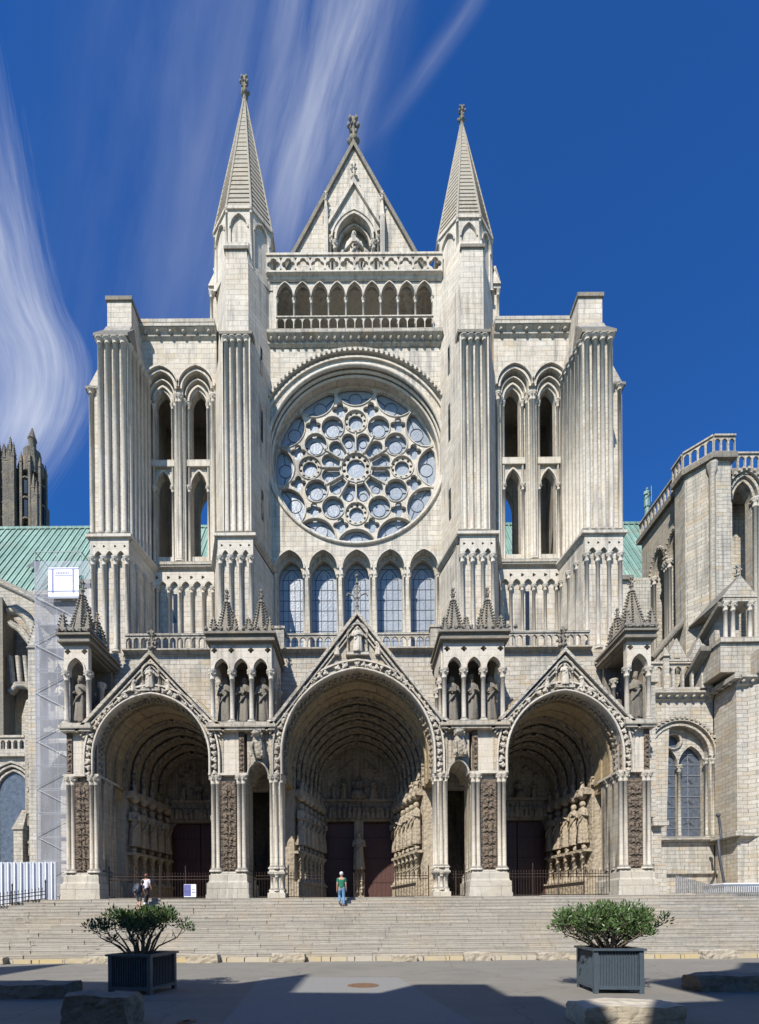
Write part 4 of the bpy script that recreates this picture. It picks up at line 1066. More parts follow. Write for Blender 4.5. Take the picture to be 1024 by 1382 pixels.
# outer towers with two bays of lights
for s in (-1,1):
    S=lambda a,b:tuple(sorted((s*a,s*b)))
    BX=[10.87,13.32]
    mb=MB(); a,b=S(9.5,14.7)
    hs1=[]; hs2=[]
    for c in BX:
        hs1+=[hole(s*c,26.2,37.95,.95,1.2)]
        hs2+=[hole(s*c,33.5,37.4,.53,.95),hole(s*c,26.85,31.6,.53,1.05)]
    mb.plate(rect(a,b,17.5,41.3),hs1,YW,YW+.4); mb.plate(rect(a,b,17.5,41.3),hs2,YW+.4,YW+.9)
    # side and rear walls
    o0,o1=S(15.2,16.1); mb.box(o0,o1,YW+.2,38.5,17.5,41.3)
    p0,p1=S(9.6,16.1); lx,hx=S(10.95,12.75)
    mb.plate(rect(p0,p1,17.5,41.3),[hole(s*11.8,28,34.2,.85,1.9)],38.0,38.6)
    mb.box(p0,p1,YW+.9,38.0,41.0,41.6); mb.box(p0,p1,YW+.9,38.0,25.6,26.1)
    W=part('belfry_wall',mb,M['stone'],tr)
    mb=MB()
    for c in BX:
        A=arch(s*c,37.95,.98,1.22,8); mb.band(A,.14,YW-.12,YW+.06); mb.band(offset(A,.22),.12,YW-.26,YW+.03)
        A=arch(s*c,37.5,.62,1.0,8); mb.band(A,.12,YW+.26,YW+.42); A=arch(s*c,37.75,.80,1.08,8); mb.band(A,.08,YW+.12,YW+.41)
        A=arch(s*c,31.6,.55,1.1,8); mb.band(A,.12,YW+.3,YW+.42)
        mb.box(s*c-.9,s*c+.9,YW+.2,YW+.42,32.95,33.4)
    part('arch_moulding',mb,M['smooth'],W)
    for c in BX:
        for dx,y,z1,r in ((-1.14,YW-.06,37.5,.12),(1.14,YW-.06,37.5,.12),(-.9,YW+.16,37.4,.10),(.9,YW+.16,37.4,.10),(-.66,YW+.32,37.3,.085),(.66,YW+.32,37.3,.085)):
            mb=MB(); shaft_mesh(mb,s*c+dx,y,26.1,z1,r,8); part('shaft',mb,M['smooth'],W)
        for dx in (-.66,.66):
            mb=MB(); shaft_mesh(mb,s*c+dx,YW+.3,26.1,31.6,.1,6); part('shaft',mb,M['smooth'],W)
    mb=MB(); moulding(mb,a,b,42.1,YW,.42,.75,balls=6); mb.box(a,b,YW-.42,YW+.3,42.1,42.35); mb.box(a,b,YW,38.4,41.3,42.1)
    part('cornice',mb,M['greyw'],W)
    mb=MB(); a2,b2=S(9.7,14.4); mb.box(a2,b2,YW-.4,YW,25.75,25.95); moulding(mb,a2,b2,25.75,YW,.35,.4)
    part('sill',mb,M['greyw'],W)
    # blind arcade below
    n=6; w=(b2-a2)/n; mb=MB(); pts=[(a2,24.3)]
    for i in range(n): pts+=arch(a2+w*(i+.5),24.3,w/2-.1,.42,5)
    pts+=[(b2,24.3),(b2,25.35),(a2,25.35)]; mb.plate(pts,[foil(a2+w*i,24.98,.13,3,12) for i in range(1,n)],YW-.22,YW+.02)
    k=mb.mark(); part('blind_arcade',mb,M['smooth'],W)
    for i in range(n+1):
        mb=MB(); shaft_mesh(mb,a2+w*i+(.12 if i==0 else -.12 if i==n else 0),YW-.14,18.3,24.35,.1,8); part('shaft',mb,M['smooth'],W)
    mb=MB(); c=a2+w*(2.5 if s<0 else 2.5); mb.box(c-.14,c+.14,YW-.02,YW+.01,20.2,24.0); part('slit_window',mb,M['darkglass'],W)
    # outer buttress
    mb=MB()
    mb.prism(mir([(14.45,30.1),(16.35,30.1),(16.5,32.5),(16.5,38),(15.3,38),(14.06,32.5)],s),25.6,38.6)
    mb.prism(mir([(14.2,29.75),(16.6,29.75),(16.8,32.6),(16.7,38),(13.7,38),(13.7,32.5)],s),17.5,25.3)
    # saddle top
    mb.prism(mir([(14.45,30.1),(16.35,30.1),(16.45,34.5),(14.02,32.6)],s),38.6,40.5,mir([(14.62,31.0),(16.25,31.0),(16.3,34.5),(14.5,33.2)],s))
    mb.prism(mir([(14.62,31.05),(16.2,31.05),(16.2,33.5),(14.62,33.5)],s),40.5,42.2)
    B=part('corner_buttress',mb,M['stone'],tr)
    x0,x1=S(14.45,16.35)
    part('coping',cop(0,38.7,40.3,x0,x1,30.1,31.0,31.0),M['dark'],B)
    mb=MB(); x0,x1=S(14.55,16.28); mb.box(x0,x1,30.95,33.6,42.2,42.45); part('cap_slab',mb,M['dark'],B)
    x0,x1=S(14.45,16.35)
    for i in range(4):
        mb=MB(); x=x0+.22+i*(x1-x0-.44)/3; shaft_mesh(mb,x,30.03,25.95,38.4,.155,10,.45); part('shaft',mb,M['smooth'],B)
    for i in range(6):
        t=(i+.6)/6.2; mb=MB(); shaft_mesh(mb,s*(14.45-.39*t),30.1+2.4*t,25.95,38.35,.13,8,.45); part('shaft',mb,M['smooth'],B)
    x0,x1=S(14.2,16.6); n=3; w=(x1-x0-.3)/n
    mb=MB(); pts=[(x0,24.3)]
    for i in range(n): pts+=arch(x0+.15+w*(i+.5),24.3,w/2-.1,.42,5)
    pts+=[(x1,24.3),(x1,25.4),(x0,25.4)]; mb.plate(pts,[foil(x0+.15+w*i+(.1 if i==0 else -.1 if i==n else 0),25.0,.09,3,12) for i in range(n+1)],29.55,29.8)
    for o,a_,b_ in ((.06,25.4,25.5),(.2,25.5,25.68)): mb.box(x0-o,x1+o,29.6-o,30.2,a_,b_)
    mb.box(x0-.2,x1+.2,29.4,30.2,25.68,26.0,.15,.5)
    xa,xb=s*14.2,s*13.68
    pr=[(0,25.3),(.1,25.4),(.22,25.55),(.22,25.68),(0,25.95)]
    mb.loft([[(xx-s*q,yy,z) for q,z in pr] for xx,yy in ((xa,29.7),(xb,32.5))],False)
    part('blind_arcade',mb,M['smooth'],B)
    for i in range(n+1):
        mb=MB(); shaft_mesh(mb,x0+.15+w*i,29.62,18.4,24.35,.125,8); part('shaft',mb,M['smooth'],B)
    for i in range(3):
        t=(i+.8)/3.4; mb=MB(); shaft_mesh(mb,s*(14.2-.5*t),29.75+2.75*t,18.4,24.35,.11,8); part('shaft',mb,M['smooth'],B)
    # side buttress
    mb=MB(); x0,x1=S(16.4,18.65); mb.box(x0,x1,33.2,35.2,25,38.8)
    vs=mir([(16.4,33.2),(18.75,33.2),(18.75,35.2),(16.4,35.2)],s); v2=mir([(16.4,33.2),(16.9,33.2),(16.9,35.2),(16.4,35.2)],s)
    mb.prism(vs,38.95,42.3,v2)
    x0,x1=S(16.5,19.0); mb.box(x0,x1,33.0,35.2,17.5,25)
    Bs=part('side_buttress',mb,M['stone'],tr)
    mb=MB(); x0,x1=S(16.35,18.85); mb.box(x0,x1,33.05,35.3,38.75,38.95); x0,x1=S(16.5,19.15); mb.box(x0,x1,32.8,35.3,25.0,25.3); part('coping',mb,M['dark'],Bs)
    x0,x1=S(16.55,18.6)
    for i in range(4):
        mb=MB(); x=x0+.15+i*(x1-x0-.3)/3; shaft_mesh(mb,x,33.15,25.3,38.7,.14,8,.5); part('shaft',mb,M['smooth'],Bs)
# ================================================================== NAVE AND CROSSING ROOFS
nave=thing('cathedral_nave',(-38,48,0),'long nave behind the left tower with a pale green copper roof and grey flying buttresses','nave')
def roofpiece(x0,x1,par):
    mb=MB(); y0,z0,y1,z1=47.5,34.5,55,47
    mb.add([(x0,y0,z0),(x1,y0,z0),(x1,y1,z1),(x0,y1,z1),(x0,62.5,z0),(x1,62.5,z0)],[(0,1,2,3),(3,2,5,4)])
    part('copper_roof',mb,M['copper'],par)
    mb=MB(); x=x0+.3; n=0
    while x<x1:
        dx,dz=.05,.09
        mb.loft([[(x-dx,y+.0,z),(x-dx,y-.08,z+.06),(x+dx,y-.08,z+.06),(x+dx,y,z)] for y,z in ((y0,z0),(y1,z1))],False); x+=.66
    mb.box(x0,x1,y1-.15,y1+.15,z1-.05,z1+.22)
    part('standing_seams',mb,M['copper'],par)
    mb=MB(); mb.box(x0,x1,48.0,48.6,20,34.6); mb.box(x0,x1,47.2,48.2,34.1,34.5); part('clerestory_wall',mb,M['greyw'],par)
roofpiece(-62,-4,nave)
mb=MB()
for x in (-34,-24.5): mb.loft([[(x-.4,49.3,38.4),(x+.4,49.3,38.4),(x,50.3,39.9)],[(x-.1,51,40.2),(x+.1,51,40.2),(x,51,40.3)]],False)
part('dormer',mb,M['slate'],nave)
# aisle side at the far left (seen between frame edge and scaffold)
def pl(pts,D): return [(X(u,v,D),Z(u,v,D)) for u,v in pts]
def cw(p):
    a=sum(p[i][0]*p[(i+1)%len(p)][1]-p[(i+1)%len(p)][0]*p[i][1] for i in range(len(p)))
    return p if a>0 else p[::-1]
mb=MB(); mb.plate(cw(pl([(-60,760),(0,787),(52,812),(125,812),(125,840),(125,1165),(125,1235),(-60,1235)],40)),[cw(pl([(18,1010),(18,960),(24,938),(32,932),(40,940),(44,960),(44,1010)],40))],40,41)
part('aisle_wall',mb,M['greyw'],nave)
mb=MB(); qa,qb=X(4,900,37.2),X(20,900,39.9); mb.prism([(qa-6,37.2),(qa,37.2),(qb,39.9),(qb-6,39.9)],8,Z(10,806,37.2)); part('flyer_pier',mb,M['dark'],nave)
mb=MB(); mb.tube([(X(u,v,36.6),36.6,Z(u,v,36.6)) for u,v in ((-30,772),(0,786),(30,800),(60,815))],.3,6)
mb.tube([(X(u,v,38),38,Z(u,v,38)) for u,v in ((12,826),(24,824),(36,832),(46,848),(52,870))],.42,6); part('flying_arch',mb,M['choir'],nave)
mb=MB(); mb.tube([(X(u,v,37.8),37.8,Z(u,v,37.8)) for u,v in ((14,842),(28,850),(42,868),(52,890))],.3,6)
for u in (18,28,38,48): mb.tube([(X(u,924,38),38,Z(u,924,38)),(X(u-4,886,38),38,Z(u-4,886,38))],.2,6)
mb.tube([(X(u,v,38),38,Z(u,v,38)) for u,v in ((14,935),(24,925),(36,925),(50,936))],.3,6)
part('flying_arch',mb,M['greyw'],nave)
mb=MB(); mb.box(X(-60,0,36)-1,X(42,1000,36),36,37,ZP-1,Z(20,1020,36)); mb.box(X(-60,0,36)-1,X(44,1000,36),35.7,37,Z(20,1022,36),Z(20,1014,36))
x0,x1=X(-40,1000,36),X(36,1000,36); mb2=arcade(x0,x1,Z(10,1014,36),Z(10,997,36),9,35.8,36.0,.14,.16,.1); mb2.box(x0,x1,35.7,36.1,Z(10,997,36),Z(10,994,36))
part('balustrade',mb2,M['choir'],nave)
mb.box(X(36,1000,35.6),X(47,1000,35.6),35.4,36,Z(40,1165,36),Z(40,968,36))
part('chapel_wall',mb,M['greyw'],nave)
mb=MB(); c=X(22,1100,35.9); zs=Z(22,1070,35.9); mb.plate(hole(c-.1,Z(22,1165,36),zs,1.25,1.6),[],35.92,35.98); part('chapel_window',mb,M['glassd'],nave)
mb=MB(); 
for o,y in ((0,35.75),(.3,35.6),(.55,35.5)): mb.band(hole(c-.1,Z(22,1165,36),zs,1.25+o,1.6+o),.16,y,35.95)
part('window_arch',mb,M['choir'],nave)
mb=MB(); a,b=X(21,1140,35),X(33,1140,35); mb.box(a,b,34.8,35.5,2,Z(27,1120,35)); mb.prism([(a-.1,34.7),(b+.1,34.7),(b+.1,35.6),(a-.1,35.6)],Z(27,1120,35),Z(27,1092,35),[(a+.3,35.3),(b,35.3),(b,35.6),(a+.3,35.6)]); part('small_buttress',mb,M['greyw'],nave)
mb=MB()
for v in (1155,1115,1080,1048): figure(mb,X(42,v,35.3),35.3,Z(42,v,35.3),1.5,0,v,10)
part('pilaster_statues',mb,M['carved'],nave)
# ================================================================== FAR BELL TOWER
bt=thing('bell_tower',(-60,80,20),'dark pinnacled top of a distant gothic bell tower above the green roof','tower')
D=80.
mb=MB(); x0,x1=X(-40,640,D),X(20,640,D); mb.box(x0,x1,D,D+9,20,Z(10,628,D)); 
for v in (700,672,645): mb.lathe(X(33,620,D),D+2,[(1.3,Z(33,v,D)),(2.05,Z(33,v-1,D)),(2.05,Z(33,v-3,D)),(1.3,Z(33,v-4,D))],8,False)
for u in (-8,-2,4,10,16):
    x=X(u,620,D); mb.box(x-.13,x+.13,D-.1,D+.4,Z(10,628,D),Z(10,610,D)); pyramid(mb,x,D+.1,Z(10,610,D),.2,1.5,4,False)
mb.box(x0,x1,D-.1,D+.4,Z(10,613,D),Z(10,611,D))
for u in (-6,4,14):
    xx=X(u,640,D)
    for v0,v1 in ((712,668),(660,625)): pass
    mb.box(xx-.9,xx-.7,D-.25,D,20,Z(u,616,D)); mb.box(xx+.5,xx+.7,D-.25,D,20,Z(u,616,D))
for v in (700,680,660,640,622): mb.box(x0,x1,D-.3,D,Z(10,v,D),Z(10,v-1.5,D))
part('tower_body',mb,M['sooty'],bt)
mb=MB(); c=X(33,620,D); 
for z0,z1,r in ((Z(33,720,D),Z(33,632,D),1.15),(Z(33,632,D),Z(33,612,D),1.9),(Z(33,612,D),Z(33,596,D),1.35)):
    mb.lathe(c,D+2,[(r,z0),(r,z1)],8,False)
mb.lathe(c,D+2,[(1.5,Z(33,612,D)),(.55,Z(33,592,D)),(.6,Z(33,580,D)),(.75,Z(33,578,D)),(.4,Z(33,570,D)),(.12,Z(33,562,D))],8,False)
part('stair_turret',mb,M['sooty'],bt)
mb=MB()
for i in range(8):
    a=PI/8+i*PI/4; x=c+1.9*math.cos(a); y=D+2+1.9*math.sin(a)
    mb.box(x-.2,x+.2,y-.2,y+.2,Z(33,720,D),Z(33,622,D)); pyramid(mb,x,y,Z(33,622,D),.25,1.8,4,False)
    a=i*PI/4; x=c+1.0*math.cos(a); y=D+2+1.0*math.sin(a); pyramid(mb,x,y,Z(33,606,D),.2,1.6,4,False)
for u,vt in ((47,640),(51,650),(16,590),(20,598),(8,600),(0,592),(-8,600),(12,604)):
    x=X(u,vt,D); mb.box(x-.25,x+.25,D-.6,D,Z(u,720,D),Z(u,vt+22,D)); pyramid(mb,x,D-.3,Z(u,vt+22,D),.32,2.6,4,True,PI/4,6)
part('pinnacle',mb,M['sooty'],bt)
mb=MB()
for i in range(8):
    a=i*PI/4+PI/8*0; 
    for z0,z1 in ((664,640),(700,672)): 
        x=c+1.66*math.cos(a); y=D+2+1.66*math.sin(a); mb.box(x-.28,x+.28,y-.1,y+.1,Z(33,z0,D),Z(33,z1,D))
h=arch(X(5,660,D),Z(5,650,D),2.0,3.2,6); mb.plate([(h[0][0],Z(5,716,D))]+h+[(h[-1][0],Z(5,716,D))],[],D-.12,D-.02)
part('belfry_opening',mb,M['darkglass'],bt)
# ================================================================== CHOIR ON THE RIGHT
ch=thing('cathedral_choir',(27,30,ZP-.5),'tall grey choir buttresses and chapel with a double pointed window, right of the porch','choir')
XA=22.3
# chapel wall with double lancet and oculus
mb=MB(); D=33.
x0=18.3; x1=24.7; zt=Z(960,940,D)
wl=(X(908,1060,D),X(938.5,1060,D)); hwn=.88
zb=Z(930,1130,D); sp_=Z(930,1030,D)
mb.plate(rect(x0,x1,1,zt),[cw([(X(899,1131,D),zb)]+[(p[0],p[1]) for p in arch(X(916,1010,D),Z(916,1020,D),X(962,1010,D)-X(916,1010,D)-.25,Z(916,980,D)-Z(916,1020,D)+.2,10) if p[0]>X(899,1100,D)]+[(X(960,1131,D),zb)])],D,D+.5)
mb.plate(rect(x0,x1,2,zt),[hole(wl[0]-.15,zb,sp_,hwn-.05,1.3),hole(wl[1],zb,sp_,hwn,1.35),circ(X(914,997,D),Z(914,997,D),.5,16)],D+.5,D+.8)
mb.box(24.7,36,30.95,32.9,1,zt-.02)
mb.box(x0,36,D+.9,D+1.5,1,zt)
Cw=part('chapel_wall',mb,M['choir'],ch)
mb=MB(); mb.box(x0,x1,D+.82,D+.86,zb-.2,zt-.5); part('window_glass',mb,M['glassd'],ch)
mb=MB(); y=D+.78
for c in wl:
    for k in range(9): mb.box(c-.86,c+.86,y,y+.03,zb+.75*k,zb+.75*k+.045)
    mb.box(c-.02,c+.02,y,y+.03,zb,sp_+1)
    for k in range(4):
        for q in (0,1): 
            z=zb+1+1.5*k; r=.36-q*.13; mb.tube([(c+r,y,z),(c,y,z+r),(c-r,y,z),(c,y,z-r),(c+r,y,z)],.03,4)
part('leading',mb,M['steel'],ch)
mb=MB(); ca=X(916,1010,D); za=Z(916,1020,D); hw_=X(962,1010,D)-ca; ri=Z(916,978,D)-za
A=[p for p in arch(ca,za,hw_,ri,14) if p[0]>19.5]
mb.band(A,.14,D-.22,D+.03); mb.band(offset(A,-.3),.14,D-.08,D+.03)
for x,z,a in along(offset(A,.2),.34): mb.box(x-.1,x+.1,D-.3,D-.1,z-.06,z+.1)
for x in (X(953,1080,D),X(962,1080,D)): shaft_mesh(mb,x,D+.0,zb,sp_+.3,.09,8)
shaft_mesh(mb,(wl[0]+wl[1])/2-.08,D+.42,zb,sp_,.12,8)
mb.band(hole(wl[1],zb,sp_,hwn,1.35),.08,D+.42,D+.5); mb.tube([(X(914,997,D)+.55*math.cos(q),D+.45,Z(914,997,D)+.55*math.sin(q)) for q in [i*PI/10 for i in range(21)]],.09,5)
part('window_arch',mb,M['choir'],ch)
mb=MB(); moulding(mb,x0,24.75,Z(930,1131,D),D,.4,.5); moulding(mb,24.6,34,Z(1000,1126,31),31.,.45,.55)
moulding(mb,x0,24.6,Z(930,935,D),D,.45,.6,balls=11); moulding(mb,24.6,34,Z(930,935,D),30.9,.45,.6,balls=16)
for (za_,h_) in ((Z(930,1131,D),.5),(Z(930,935,D),.6)):
    mb.box(24.2,24.65,30.45,D,za_-.25,za_+.02)
for i in range(4): mb.lathe_e((24.35,31+.6*i,Z(930,935,D)-.36),.12,.12,.13,6,4)
mb.box(x0,24.6,D-.5,D,Z(930,1180,D),Z(930,1176,D)); mb.box(x0,24.6,D-.3,D,1,Z(930,1180,D))
part('string_course',mb,M['greyw'],ch)
# angled buttresses on the chapel front
mb=MB(); mb.prism([(25.4,30.94),(25.9,30.5),(34,30.5),(34,30.94)],1,Z(930,935,D)-.6)
mb.prism([(26.4,30.49),(26.4,29.7),(34,29.7),(34,30.49)],1,Z(1010,1030,30)); mb.prism([(26.4,29.7),(34,29.7),(34,30.5),(26.4,30.5)],Z(1010,1030,30),Z(1010,1010,30),[(26.4,30.45),(34,30.45),(34,30.5),(26.4,30.5)])
part('chapel_buttress',mb,M['choir'],ch)
# block above the cornice, with sloping coping and small pedimented aedicule
mb=MB(); zc2=Z(930,935,D)
mb.prism([(24.6,30.9),(34,30.9),(34,36),(24.6,36)],zc2,Z(1000,872,30.9))
mb.prism([(25.6,30.2),(34,30.2),(34,30.88),(25.6,30.88)],zc2+.02,zc2+1.5)
mb.box(18.6,24.6,35.2,36,10,zc2+2.4)
part('upper_block',mb,M['greyw'],ch)
def slope(y0,z0,y1,z1,x0,x1,t=.35):
    m=MB(); m.add([(x0,y0,z0),(x1,y0,z0),(x1,y1,z1),(x0,y1,z1),(x0,y0,z0-t),(x1,y0,z0-t),(x1,y1,z1-t),(x0,y1,z1-t)],[(0,1,2,3),(7,6,5,4),(0,4,5,1),(1,5,6,2),(2,6,7,3),(3,7,4,0)]); return m
# balustrade with small gables on the chapel cornice
mb=arcade(18.5,24.4,zc2+.05,zc2+1.9,9,D-.3,D-.12,.16,.2,.2)
for u in (908,938): 
    x=X(u,905,D); mb.plate([(x-.85,zc2+1.95),(x+.85,zc2+1.95),(x,zc2+3.6)],[],D-.4,D+.2); mb.box(x-.2,x+.2,D-.45,D-.38,zc2+2.2,zc2+2.7)
mb.box(18.5,24.4,D-.4,D,zc2+1.85,zc2+2.0)
for x in (18.8,21.2,24.2): mb.box(x-.2,x+.2,D-.45,D-.1,zc2,zc2+2.3); pyramid(mb,x,D-.28,zc2+2.3,.25,.7,4,False)
part('balustrade',mb,M['choir'],ch)
# aedicule with pediment
mb=MB(); DA=31.3; xa,xb=X(976,850,DA),X(1014,850,DA); za=Z(995,866,DA); zb_=Z(995,814,DA)
mb.box(xa-.6,xb+4,DA-.55,DA+1.2,za-.3,za); mb.box(xa-.5,xb+4,DA-.38,DA+3,za-2.2,za-.3)
mb.box(xa-.15,xb+.15,DA-.2,DA+1.5,zb_,zb_+.25)
mb.plate([(xa-.25,zb_+.25),(xb+.25,zb_+.25),((xa+xb)/2,zb_+1.7)],[],DA-.25,DA+.1)
mb.plate([(xa-.25,zb_+.2),(xb+.25,zb_+.2),((xa+xb)/2,zb_+1.7)],[],DA+.1,DA+3.)
finial(mb,(xa+xb)/2,DA,zb_+1.5,1.1)
mb.box(xa+.1,xb-.1,DA+.9,DA+1.4,za,zb_)
Ad=part('pedimented_canopy',mb,M['greyw'],ch)
for x in (xa+.12,xa+.62,xb-.12):
    mb=MB(); shaft_mesh(mb,x,DA,za,zb_,.13,8); part('colonnette',mb,M['smooth'],Ad)
mb=MB(); mb.merge(slope(DA,zb_+.1,37,zb_-3.4,xa-.35,xa+.15,.3)); mb.merge(slope(DA+.3,za-.1,36,za-3.2,xa-1.3,xa-.6,.3)); mb.tube([(21.6,34.9,zc2+3.4),(23.0,34.9,zc2+5.0),(24.6,34.9,zc2+6.8)],.28,6); part('sloping_coping',mb,M['dark'],ch)
mb=MB(); mb.add([],[]); mb.prism([(xa-.6,DA+1.2),(xa+.2,DA+1.2),(xa+.2,34.5),(xa-.6,34.5)],zc2+.1,za-.52); part('flyer_wall',mb,M['choir'],ch)
# wall A facing left, receding, with tall arches
XA=24.4; PF=33.3
zpt=Z(965,622,PF)
mb=MB(); ztop=zpt
ys=[(35.35,36.75),(37.25,38.65)]
hA=[hole((a+b)/2-36,18,29.2,(b-a)/2,1.5,8) for a,b in ys]
k=mb.mark(); mb.plate(rect(34.2-36,40.6-36,14,ztop),hA,0,.6)
mb.xf(k,lambda p:(XA+p.y,36+p.x,p.z)); mb.f=[f[::-1] for f in mb.f]
D=34.6; cu=X(1001,700,D); sz=Z(1001,675,D)
m2=MB(); m2.plate(rect(25.2,38,14,zpt),[hole(cu,17,sz,.72,1.3),hole(cu+2.6,17,sz,.72,1.3)],D,D+.6); mb.merge(m2)
mb.box(XA+.6,38,40.0,40.6,14,ztop); mb.box(XA+.02,38,D+.61,40.5,ztop-.3,ztop); mb.box(XA+2.2,38,36.5,37,14,ztop-.4)
part('tribune_wall',mb,M['greyw'],ch)
mb=MB()
for (a,b) in ys:
    A=arch((a+b)/2-36,29.2,(b-a)/2,1.5,8)
    k=mb.mark(); mb.band(A,.16,-.16,.03); mb.band(offset(A,.24),.12,-.32,.03)
    for x,z,an in along(offset(A,.38),.32): mb.box(x-.09,x+.09,-.42,-.25,z-.05,z+.12)
    mb.xf(k,lambda p:(XA+p.y,36+p.x,p.z))
A=arch(cu,sz,.72,1.3,8); mb.band(A,.18,D-.1,D+.1); mb.band(offset(A,.28),.18,D-.25,D+.05); mb.band(offset(A,.56),.16,D-.4,D+.03)
for x,z,an in along(offset(A,.7),.4): mb.box(x-.1,x+.1,D-.5,D-.35,z-.05,z+.12)
part('arch_moulding',mb,M['greyw'],ch)
for y in (35.1,37.0,38.9):
    for dy in (-.22,.02,.24):
        mb=MB(); shaft_mesh(mb,XA-.16,y+dy,16.5,29.2,.14,8); part('shaft',mb,M['smooth'],ch)
for dx in (.85,1.15,1.45):
    mb=MB(); shaft_mesh(mb,cu+dx,D-.1,16.5,sz,.15,8); part('shaft',mb,M['smooth'],ch)
# corner pier
mb=MB(); mb.prism([(23.9,34.5),(25.0,PF),(26.3,PF),(26.3,35.6),(23.9,35.6)],14,zpt)
mb.lathe(25.0,PF+.02,[(.2,16),(.2,zpt-1.0),(.36,zpt-.4),(.36,zpt-.2)],8)
part('corner_pier',mb,M['greyw'],ch)
mb=MB()
mb.prism([(23.6,34.4),(24.9,33.0),(26.6,33.0),(26.6,34.3),(38,34.3),(38,34.9),(25.0,34.9),(25.0,40.9),(24.1,40.9),(24.1,35.6),(23.6,35.6)],zpt,zpt+.4)
part('cornice',mb,M['dark'],ch)
def balu(P,Q,z0,z1,n):
    L=(Vector(Q)-Vector(P)).length
    mb=arcade(0,L,z0,z1,n,0,.12,.12,.12,.1)
    mb.box(0,L,-.08,.2,z1,z1+.13)
    a=math.atan2(Q[1]-P[1],Q[0]-P[0]); mb.xf(0,lambda p:(P[0]+p.x*math.cos(a)-p.y*math.sin(a),P[1]+p.x*math.sin(a)+p.y*math.cos(a),p.z)); part('balustrade',mb,M['greyw'],ch)
zb2=zpt+.4
balu((24.25,40.7),(24.25,35.7),zb2,zb2+1.1,12); balu((23.7,35.6),(23.7,34.5),zb2,zb2+1.1,3); balu((23.7,34.4),(24.95,33.1),zb2,zb2+1.1,4); balu((25.0,33.1),(26.5,33.1),zb2,zb2+1.1,3); balu((26.7,34.4),(38,34.4),zb2,zb2+1.1,22)
# choir roof far behind and its little bronze angel
roofpiece(-4.5,33,ch)
ang=MB(); Da=54.; xs,zs=X(873,690,Da),Z(873,694,Da); ang.lathe(xs,Da,[(.5,zs-1),(.25,zs+.3),(.3,zs+.5),(.15,zs+.8)],8); figure(ang,xs,Da,zs+.8,2.2,0,5,10); ang.tube([(xs+.5,Da,zs+1.4),(xs+.5,Da,zs+3.2)],.05,5)
solo('angel_statue',ang,M['verdigris'],'small green bronze figure holding a staff on the ridge end of the right green roof','statue')
# link mass between transept and choir
mb=MB(); mb.box(18.7,22.4,36.2,40,10,27.5); mb.box(17.2,19.2,31.2,33.2,1,14.0); mb.box(17.0,19.3,31.0,33.2,14,14.3)
part('linking_wall',mb,M['greyw'],ch)
mb=MB(); mb.plate([(18.3,18),(21.6,18),(21.6,22.8),(19.9,24.6),(18.3,22.8)],[hole(19.9,18.3,21.0,.9,1.4)],35.2,35.9); mb.plate([(18.0,22.9),(19.9,24.9),(21.8,22.9),(21.8,23.2),(19.9,25.3),(18.0,23.2)],[],35.0,35.9)
part('flyer_gable',mb,M['greyw'],ch)
# stepped buttress beside the porch end
mb=MB(); a,b=X(884,1100,29.5),X(900,1100,29.5); mb.box(a,b,29.6,33,1,Z(890,1165,29.6)); mb.box(a,b-.12,29.9,33,1,Z(890,1112,29.6)); mb.box(a-.1,b+.12,29.5,33,Z(890,1114,29.6),Z(890,1108,29.6)); mb.box(a-.4,b-.3,30.1,33,8,16.5)
mb.box(a-.5,b-.15,29.95,33,16.5,17.2)
part('stepped_buttress',mb,M['choir'],ch)
# drain pipe
mb=MB(); mb.tube([(X(u,v,30.3 if v>1130 else 30.7),30.3 if v>1130 else 30.7,Z(u,v,30.4)) for u,v in ((969,1098),(971,1110),(973,1130),(969,1134),(971,1160),(978,1196))],.08,6); mb.ball((X(969,1100,30.7),30.7,Z(969,1100,30.7)),.14)
part('drainpipe',mb,M['lead'],ch)

mb=MB(); D=33.4
mb.plate(cw(pl([(48,1180),(48,900),(56,880),(80,850),(104,880),(116,900),(116,1180)],D)),[cw(pl([(62,1180),(62,1060),(70,1030),(84,1015),(98,1030),(106,1060),(106,1180)],D)),cw(pl([(68,960),(68,915),(79,895),(90,915),(90,960)],D))],D,D+.6)
mb.box(X(46,0,D),X(118,1000,D),D-.3,D+.1,Z(80,990,D),Z(80,984,D)); mb.box(X(48,900,D),X(118,900,D),D+.7,D+1.1,2,Z(80,830,D))
part('screened_bay',mb,M['choir'],nave)
mb=MB(); figure(mb,X(79,955,D),D+.3,Z(79,960,D),2.2,0,3,10)
part('niche_statue',mb,M['smooth'],nave)
for u in (52,110):
    mb=MB(); x=X(u,880,D); mb.box(x-.4,x+.4,D-.5,D+.3,2,Z(u,880,D)); pyramid(mb,x,D-.1,Z(u,880,D),.45,2.4,4,True); part('pinnacle',mb,M['choir'],nave)
# ================================================================== GROUND, STEPS
mb=MB(); mb.box(-600,600,-400,900,-.3,0); solo('street',mb,M['asphalt'],kind='structure')
mb=MB()
q=[ground(u,v,0) for u,v in ((352,1319),(537,1319),(640,1382),(300,1382))]
mb.prism([(p[0],p[1]) for p in q][::-1],.0,.004); solo('pavement',mb,M['patch'],kind='structure')
NS=17; RI=ZP/NS; Y0=19.45; TR=.345
mb=MB()
for i in range(1,NS):
    y=Y0+TR*i
    x=-40.
    while x<40:
        w=random.uniform(.9,2.8); dz=random.uniform(-.022,.018); dy=random.uniform(-.035,.035)
        mb.box(x+.008,x+w-.008,y+dy+.015,y+TR+.12,RI*i-.02,RI*(i+1)-.05,0,0); mb.box(x+.008,x+w-.008,y+dy,y+TR+.12,RI*(i+1)-.05,RI*(i+1)+dz,.006,.006); x+=w
solo('steps',mb,M['step'],kind='structure')
